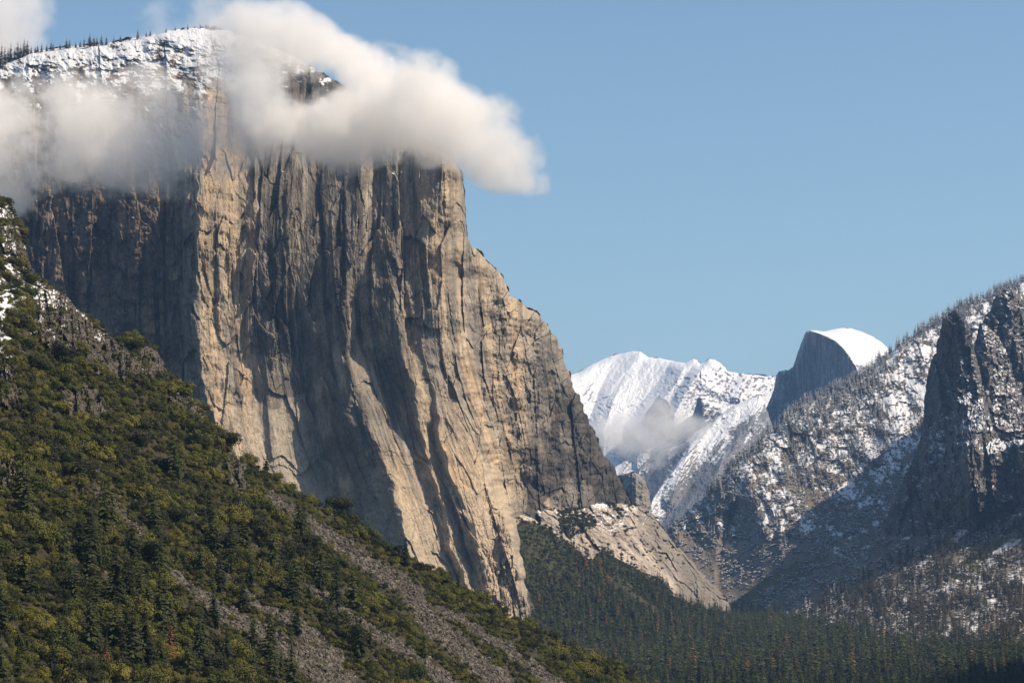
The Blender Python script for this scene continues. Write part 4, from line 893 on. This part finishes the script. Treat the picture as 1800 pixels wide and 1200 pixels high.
scatter('forest', Vp, 16 + 16 * _rng.rand(len(Vp)), np.where(_rng.rand(len(Vp)) < .03, 4, _rng.randint(0, 4, len(Vp))), P_CLOW, 'conifers growing up the lower slope below the pale slab', seed=11)
Vp, vx, vy = sample('hill', 8500, lambda X, Y: 1.0 + 0 * X, 12)
kinds = _rng.rand(len(Vp)) < .35
scatter('brush', Vp[~kinds], 2.5 + 3 * _rng.rand((~kinds).sum()), _rng.randint(0, 3, (~kinds).sum()), P_BLOW, 'green brush along the very foot of the great cliff', seed=12)
scatter('forest', Vp[kinds], 13 + 13 * _rng.rand(kinds.sum()), _rng.randint(0, 4, kinds.sum()), P_CLOW, 'conifers along the very foot of the great cliff', seed=13)
# ---- snowy hillside
Vp, vx, vy = sample('hillside', 2000, lambda X, Y: np.exp(-np.clip(Y - np.interp(X, [p[0] for p in RH_TOP], [p[1] for p in RH_TOP]), 0, 400) / (16 + 55 * ((X > 1380) & (X < 1560)))) * (X > 1240) + .010, 13)
scatter('forest', Vp, 20 + 22 * _rng.rand(len(Vp)), _rng.randint(0, 3, len(Vp)), P_CSNOW, 'frosted conifers along the ridge of the snowy hillside', seed=14)
Vp, vx, vy = sample('hillside', 12000, lambda X, Y: .12 + sst(-.05, .5, fbm(X / 30, Y / 20, 4, 451)) * (.3 + 1.2 * sst(760, 930, Y)) , 14)
scatter('brush', Vp, 2.5 + 4 * _rng.rand(len(Vp)), _rng.randint(0, 2, len(Vp)), P_BSNOW, 'snow-powdered brush dotted over the hillside', seed=15)
Vp, vx, vy = sample('hillside', 2600, lambda X, Y: sst(0, 40, poly_dist(X, Y, [(1440, 1100), (1960, 1100)]) * 0 + Y - np.interp(X, [1400, 1500, 1600, 1700, 1800], [1045, 1010, 955, 925, 895])) * (X > 1440) * (.3 + sst(-.1, .3, fbm(X / 40, Y / 40, 3, 455))), 15)
scatter('forest', Vp, 16 + 16 * _rng.rand(len(Vp)), _rng.randint(0, 3, len(Vp)), P_CDUST, 'frosted conifers on the slope below the dark spires', seed=16)
# ---- trees on the crest of the great cliff, each one on its own
ex, ey = [p[0] for p in EL_TOP], [p[1] for p in EL_TOP]
def cliff_at(px, dy):
    y = np.interp(px, ex, ey) + dy
    X = np.array([[float(px)]]); Y = np.array([[float(y)]]); D = float(el_depth(X, Y)[0, 0]); d = float(poly_dist(X, Y, EL_TOP)[0, 0]); q = max(0, 1 - d / 26); D += 2.4 * 26 * (1 - math.sqrt(max(1 - q * q * .98, 0)))
    return W(px, y, D), D
crest = [(2, 10, 34), (8, 8, 26), (14, 6, 20), (19, 5, 26), (26, 5, 18), (31, 6, 26), (36, 4, 20), (42, 5, 26), (48, 4, 22), (55, 3, 12), (62, 3, 10), (66, 3, 12), (73, 4, 14), (82, 3, 10), (90, 3, 14), (94, 4, 12), (106, 3, 9), (117, 3, 16), (122, 3, 14), (133, 3, 9), (141, 3, 10),
         (148, 3, 14), (158, 4, 22), (165, 3, 16), (170, 3, 14), (178, 3, 17), (187, 3, 13), (200, 3, 11), (212, 3, 12), (228, 3, 7), (242, 4, 16), (257, 3, 8), (264, 3, 9), (292, 3, 8), (308, 2, 6), (330, 2, 7), (352, 2, 6), (362, 2, 9), (366, 2, 8), (379, 2, 8), (386, 2, 7), (413, 4, 11), (418, 3, 8)]
clab = ['%s small frosted conifer on the snowy crest of the great cliff' % (ORD[i] if i < 30 else ORD[len(crest) - 1 - i].replace('left', 'right').replace('rightmost', 'rightmost')) for i in range(len(crest))]
for i, (px, dy, hp) in enumerate(crest):
    p, D = cliff_at(px, dy); where = 'at the far left end' if px < 52 else 'on the left shoulder' if px < 150 else 'in the middle' if px < 240 else 'near the summit'
    plant('conifer', 'csnow%d' % (i % 3), C_CROWN[i % 3], T_CON, M_PSNOW, p - [0, 0, 1.5], hp * D / F * 1.25 + 3, i, clab[i], 'conifer', 'conifers on the crest of the great cliff')
# ------------------------------------------------------------------ clouds: grids of droplet density
def cloud_material(name, color=(0.96, 0.96, 0.97)):
    m = bpy.data.materials.new(name); m.use_nodes = True; nt = m.node_tree; nt.nodes.clear()
    out = nt.nodes.new('ShaderNodeOutputMaterial'); v = nt.nodes.new('ShaderNodeVolumePrincipled')
    v.inputs['Color'].default_value = (*color, 1); v.inputs['Density'].default_value = 1.0; v.inputs['Anisotropy'].default_value = 0.0
    nt.links.new(v.outputs[0], out.inputs['Volume']); return m
M_CLOUD = cloud_material('cloud_vapour', (1.0, 0.985, 0.97))
def cloud(name, blobs, vox, sigma, seed, nscale, label, amp=.85, warp=0.0, edge=(.10, .60), grow=1.22, kind='stuff'):
    """blobs: (px, py, depth, rx px, ry px, rdepth m, strength)"""
    rng = np.random.RandomState(seed)
    B = []
    for px, py, D, rx, ry, rd, st in blobs:
        c = W(px, py, D); B.append((c, np.array([rx * D / F, rd, ry * D / F]) * grow, st))
    lo = np.min([c - 1.25 * r for c, r, s in B], 0); hi = np.max([c + 1.25 * r for c, r, s in B], 0); ext = hi - lo
    n = np.maximum((ext / vox).astype(int) + 1, 4); shape = tuple(n)
    ax = [np.linspace(lo[i], hi[i], n[i]).astype(np.float32) for i in range(3)]
    wz = [fbm3(shape, ext, nscale * 1.6, 3, rng) * warp for i in range(3)] if warp else [0, 0, 0]
    f = np.zeros(shape, np.float32)
    X = ax[0][:, None, None] + wz[0]; Y = ax[1][None, :, None] + wz[1]; Z = ax[2][None, None, :] + wz[2]
    for c, r, s in B:
        q = ((X - c[0]) / r[0]) ** 2 + ((Y - c[1]) / r[1]) ** 2 + ((Z - c[2]) / r[2]) ** 2
        f = np.maximum(f, s * np.clip(1 - q, 0, 1)) + .25 * s * np.clip(1 - q, 0, 1)
    nz = fbm3(shape, ext, nscale, 6, rng, .84); bl = 1 - np.abs(fbm3(shape, ext, nscale * .6, 4, rng, .6)) * 1.2
    d = f * 1.3 + (amp * nz + .22 * (bl - .3)) * np.clip(f * 3, 0, 1) - .12
    t = np.clip((d - edge[0]) / (edge[1] - edge[0]), 0, 1); d = (t * t * (3 - 2 * t) * (.35 + .65 * np.clip(f * 1.4 - .1, 0, 1)) + .06 * np.clip((f * 1.6 + .8 * nz) * np.clip(f * 4, 0, 1), 0, 1)) * sigma
    for a in range(3):                                                  # nothing on the faces of the grid
        sl_ = [slice(None)] * 3; sl_[a] = [0, -1]; d[tuple(sl_)] = 0
    dens = np.ascontiguousarray(d.transpose(2, 1, 0)).ravel()            # x fastest
    mid = (lo + hi) / 2
    me = bpy.data.meshes.new(name); me.vertices.add(len(dens))
    me.attributes.new('dens', 'FLOAT', 'POINT').data.foreach_set('value', dens.astype(np.float32)); me.materials.append(M_CLOUD)
    o = bpy.data.objects.new(name, me); C.objects.link(o); o.location = mid
    g = bpy.data.node_groups.new(name, 'GeometryNodeTree')
    g.interface.new_socket('Geometry', in_out='INPUT', socket_type='NodeSocketGeometry'); g.interface.new_socket('Geometry', in_out='OUTPUT', socket_type='NodeSocketGeometry')
    gi = g.nodes.new('NodeGroupInput'); go = g.nodes.new('NodeGroupOutput')
    vc = g.nodes.new('GeometryNodeVolumeCube'); vc.inputs['Min'].default_value = tuple(-ext / 2); vc.inputs['Max'].default_value = tuple(ext / 2)
    for i, ax_ in enumerate('XYZ'): vc.inputs['Resolution ' + ax_].default_value = int(n[i])
    pos = g.nodes.new('GeometryNodeInputPosition'); sp = g.nodes.new('ShaderNodeSeparateXYZ'); g.links.new(pos.outputs[0], sp.inputs[0])
    def mm(op, a, b=None, c=None):
        q = g.nodes.new('ShaderNodeMath'); q.operation = op
        for i, v in enumerate((a, b, c)):
            if v is None: continue
            if isinstance(v, bpy.types.NodeSocket): g.links.new(v, q.inputs[i])
            else: q.inputs[i].default_value = v
        return q.outputs[0]
    ii = []
    for i in range(3):
        k = (n[i] - 1) / ext[i]
        t = mm('ROUND', mm('MULTIPLY_ADD', sp.outputs[i], float(k), float(ext[i] / 2 * k)))
        ii.append(mm('MINIMUM', mm('MAXIMUM', t, 0.0), float(n[i] - 1)))
    # integer arithmetic: the index outgrows what a float holds exactly
    def im(op, a, b):
        q = g.nodes.new('FunctionNodeIntegerMath'); q.operation = op
        for i, v in enumerate((a, b)):
            if isinstance(v, bpy.types.NodeSocket): g.links.new(v, q.inputs[i])
            else: q.inputs[i].default_value = v
        return q.outputs[0]
    def f2i(a): q = g.nodes.new('FunctionNodeFloatToInt'); g.links.new(a, q.inputs[0]); return q.outputs[0]
    idx = im('ADD', f2i(ii[0]), im('MULTIPLY', im('ADD', f2i(ii[1]), im('MULTIPLY', f2i(ii[2]), int(n[1]))), int(n[0])))
    si = g.nodes.new('GeometryNodeSampleIndex'); si.data_type = 'FLOAT'; si.domain = 'POINT'
    g.links.new(gi.outputs[0], si.inputs['Geometry']); g.links.new(idx, si.inputs['Index'])
    na = g.nodes.new('GeometryNodeInputNamedAttribute'); na.data_type = 'FLOAT'; na.inputs[0].default_value = 'dens'
    g.links.new(next(x for x in na.outputs if x.enabled and x.name == 'Attribute'), si.inputs['Value'])
    g.links.new(si.outputs[0], vc.inputs['Density'])
    sm = g.nodes.new('GeometryNodeSetMaterial'); sm.inputs['Material'].default_value = M_CLOUD
    g.links.new(vc.outputs[0], sm.inputs[0]); g.links.new(sm.outputs[0], go.inputs[0])
    md = o.modifiers.new('vapour', 'NODES'); md.node_group = g
    tag(o, label, 'cloud', kind=kind); return o
cloud('cloud', [(478, 66, 3470, 72, 60, 110, 1.25), (446, 112, 3470, 62, 50, 90, .8), (530, 130, 3470, 60, 44, 60, .5), (545, 78, 3470, 66, 48, 95, 1), (610, 98, 3470, 72, 42, 95, .9), (675, 128, 3470, 84, 62, 110, 1.25), (745, 165, 3470, 96, 84, 130, 1.35), (812, 200, 3470, 88, 84, 130, 1.2), (862, 245, 3470, 66, 70, 110, .8), (896, 278, 3470, 44, 44, 80, .5),
      (700, 225, 3470, 100, 76, 130, 1.25), (635, 252, 3470, 110, 58, 120, 1.2), (560, 250, 3470, 96, 56, 120, 1.2), (470, 190, 3470, 76, 66, 110, 1.2), (505, 238, 3470, 88, 58, 110, 1.2), (432, 150, 3470, 48, 56, 70, .55), (760, 262, 3470, 80, 36, 80, .5), (880, 180, 3470, 46, 44, 60, .35), (600, 205, 3470, 70, 26, 60, .45), (420, 95, 3470, 70, 40, 70, .35), (800, 275, 3470, 60, 34, 70, .6), (700, 285, 3470, 90, 26, 60, .4), (790, 262, 3470, 80, 44, 90, .8), (575, 290, 3470, 80, 26, 60, .45), (480, 275, 3470, 70, 30, 60, .5), (395, 120, 3470, 56, 60, 60, .4), (950, 300, 3470, 30, 30, 40, .35), (930, 240, 3470, 36, 36, 40, .3)],
      3.6, .019, 11, 80, 'large bright cloud bank draped over the upper right of the great cliff', warp=26)
cloud('cloud', [(-60, 210, 3470, 120, 95, 110, 1), (25, 205, 3470, 105, 80, 100, 1), (105, 205, 3470, 100, 84, 95, 1), (180, 218, 3470, 92, 72, 90, .9), (240, 235, 3470, 80, 56, 75, .7), (60, 282, 3470, 110, 58, 85, .8), (165, 272, 3470, 100, 50, 75, .7), (300, 258, 3470, 76, 40, 60, .45), (30, 325, 3470, 80, 36, 60, .5), (345, 200, 3470, 70, 36, 50, .35), (370, 270, 3470, 60, 26, 50, .35), (100, 330, 3470, 90, 30, 50, .35), (400, 205, 3470, 80, 70, 80, .75), (340, 250, 3470, 90, 44, 70, .7), (330, 235, 3470, 70, 50, 50, .45), (430, 262, 3470, 60, 24, 50, .3), (-40, 300, 3470, 120, 60, 90, .8), (250, 300, 3470, 80, 26, 50, .4), (300, 200, 3470, 70, 60, 60, .5), (280, 150, 3470, 60, 40, 50, .35), (-30, 350, 3470, 90, 34, 60, .5)],
      4.0, .0165, 12, 85, 'soft white cloud bank lying across the upper left of the great cliff', warp=24)
cloud('cloud', [(5, 45, 5400, 60, 62, 160, .8), (-50, 60, 5400, 80, 70, 160, .9), (55, 18, 5400, 52, 44, 120, .5), (30, 80, 5400, 50, 36, 100, .4)], 11, .012, 13, 150, 'faint cloud in the sky at the top left corner, behind the cliff crest', warp=30)
cloud('cloud', [(290, 42, 5000, 60, 34, 110, .5), (345, 30, 5000, 56, 30, 100, .55), (245, 52, 5000, 46, 24, 90, .35), (385, 38, 5000, 40, 22, 80, .35)], 9, .008, 14, 90, 'thin veil of cloud rising just behind the summit of the great cliff', warp=26)
cloud('cloud', [(1092, 768, 10400, 44, 34, 190, .8), (1130, 752, 10400, 54, 40, 200, 1), (1172, 740, 10400, 50, 34, 180, .9), (1205, 742, 10400, 30, 20, 110, .6), (1112, 795, 10400, 42, 24, 130, .6), (1165, 718, 10400, 36, 20, 110, .5), (1075, 795, 10400, 30, 20, 100, .4)],
      12, .0075, 15, 120, 'small grey-white cloud hanging low in the valley before the far snow mountain', warp=40)
# ------------------------------------------------------------------ valley haze
HAZE = 1.0
def haze():
    m = cloud_material('valley_haze', (0.30, 0.56, 1.0)); v = m.node_tree.nodes['Principled Volume']; v.inputs['Density'].default_value = 2.0e-5 * HAZE; v.inputs['Anisotropy'].default_value = 0.0
    x0, x1, y0, y1, z0, z1 = -45000, 45000, -4000, 65000, -60, 2300
    V = [(x, y, z) for z in (z0, z1) for y in (y0, y1) for x in (x0, x1)]
    Fq = [(0, 2, 3, 1), (4, 5, 7, 6), (0, 1, 5, 4), (2, 6, 7, 3), (0, 4, 6, 2), (1, 3, 7, 5)]
    o = mesh_np('haze', V, Fq, m); tag(o, 'pale blue valley haze', kind='stuff')
if HAZE: haze()
# ------------------------------------------------------------------ the mountainside on the near right, outside the picture, whose shadow lies on the forest
def near_right():
    ys = np.linspace(1500, 5200, 90); ss = np.linspace(0, 1, 40); Yg, Sg = np.meshgrid(ys, ss)
    H = np.interp(Yg, [1500, 2000, 2700, 3200, 3700, 4300, 5200], [250, 470, 490, 350, 170, 20, 5])
    X = .2093 * Yg + 60 + Sg * 1500
    prof = np.interp(Sg, [0, .05, .12, .2, .5, 1], [0, .35, .85, 1, 1.2, 1.4])
    Z = ground_z(Yg) - 5 + H * prof + 30 * fbm(Yg / 160, Sg * 8, 4, 501) * prof
    Yg = Yg + 0; t = np.ones(X.shape + (3,)) * col(.13, .115, .10)
    idx = np.arange(X.size).reshape(X.shape)
    o = mesh_np('hillside', np.stack([X, Yg, Z], -1).reshape(-1, 3), np.stack([idx[:-1, :-1], idx[:-1, 1:], idx[1:, 1:], idx[1:, :-1]], -1).reshape(-1, 4), M_MID, {'tint': t.reshape(-1, 3), 'snow': np.full(X.size, -.1)})
    tag(o, kind='structure')
near_right()
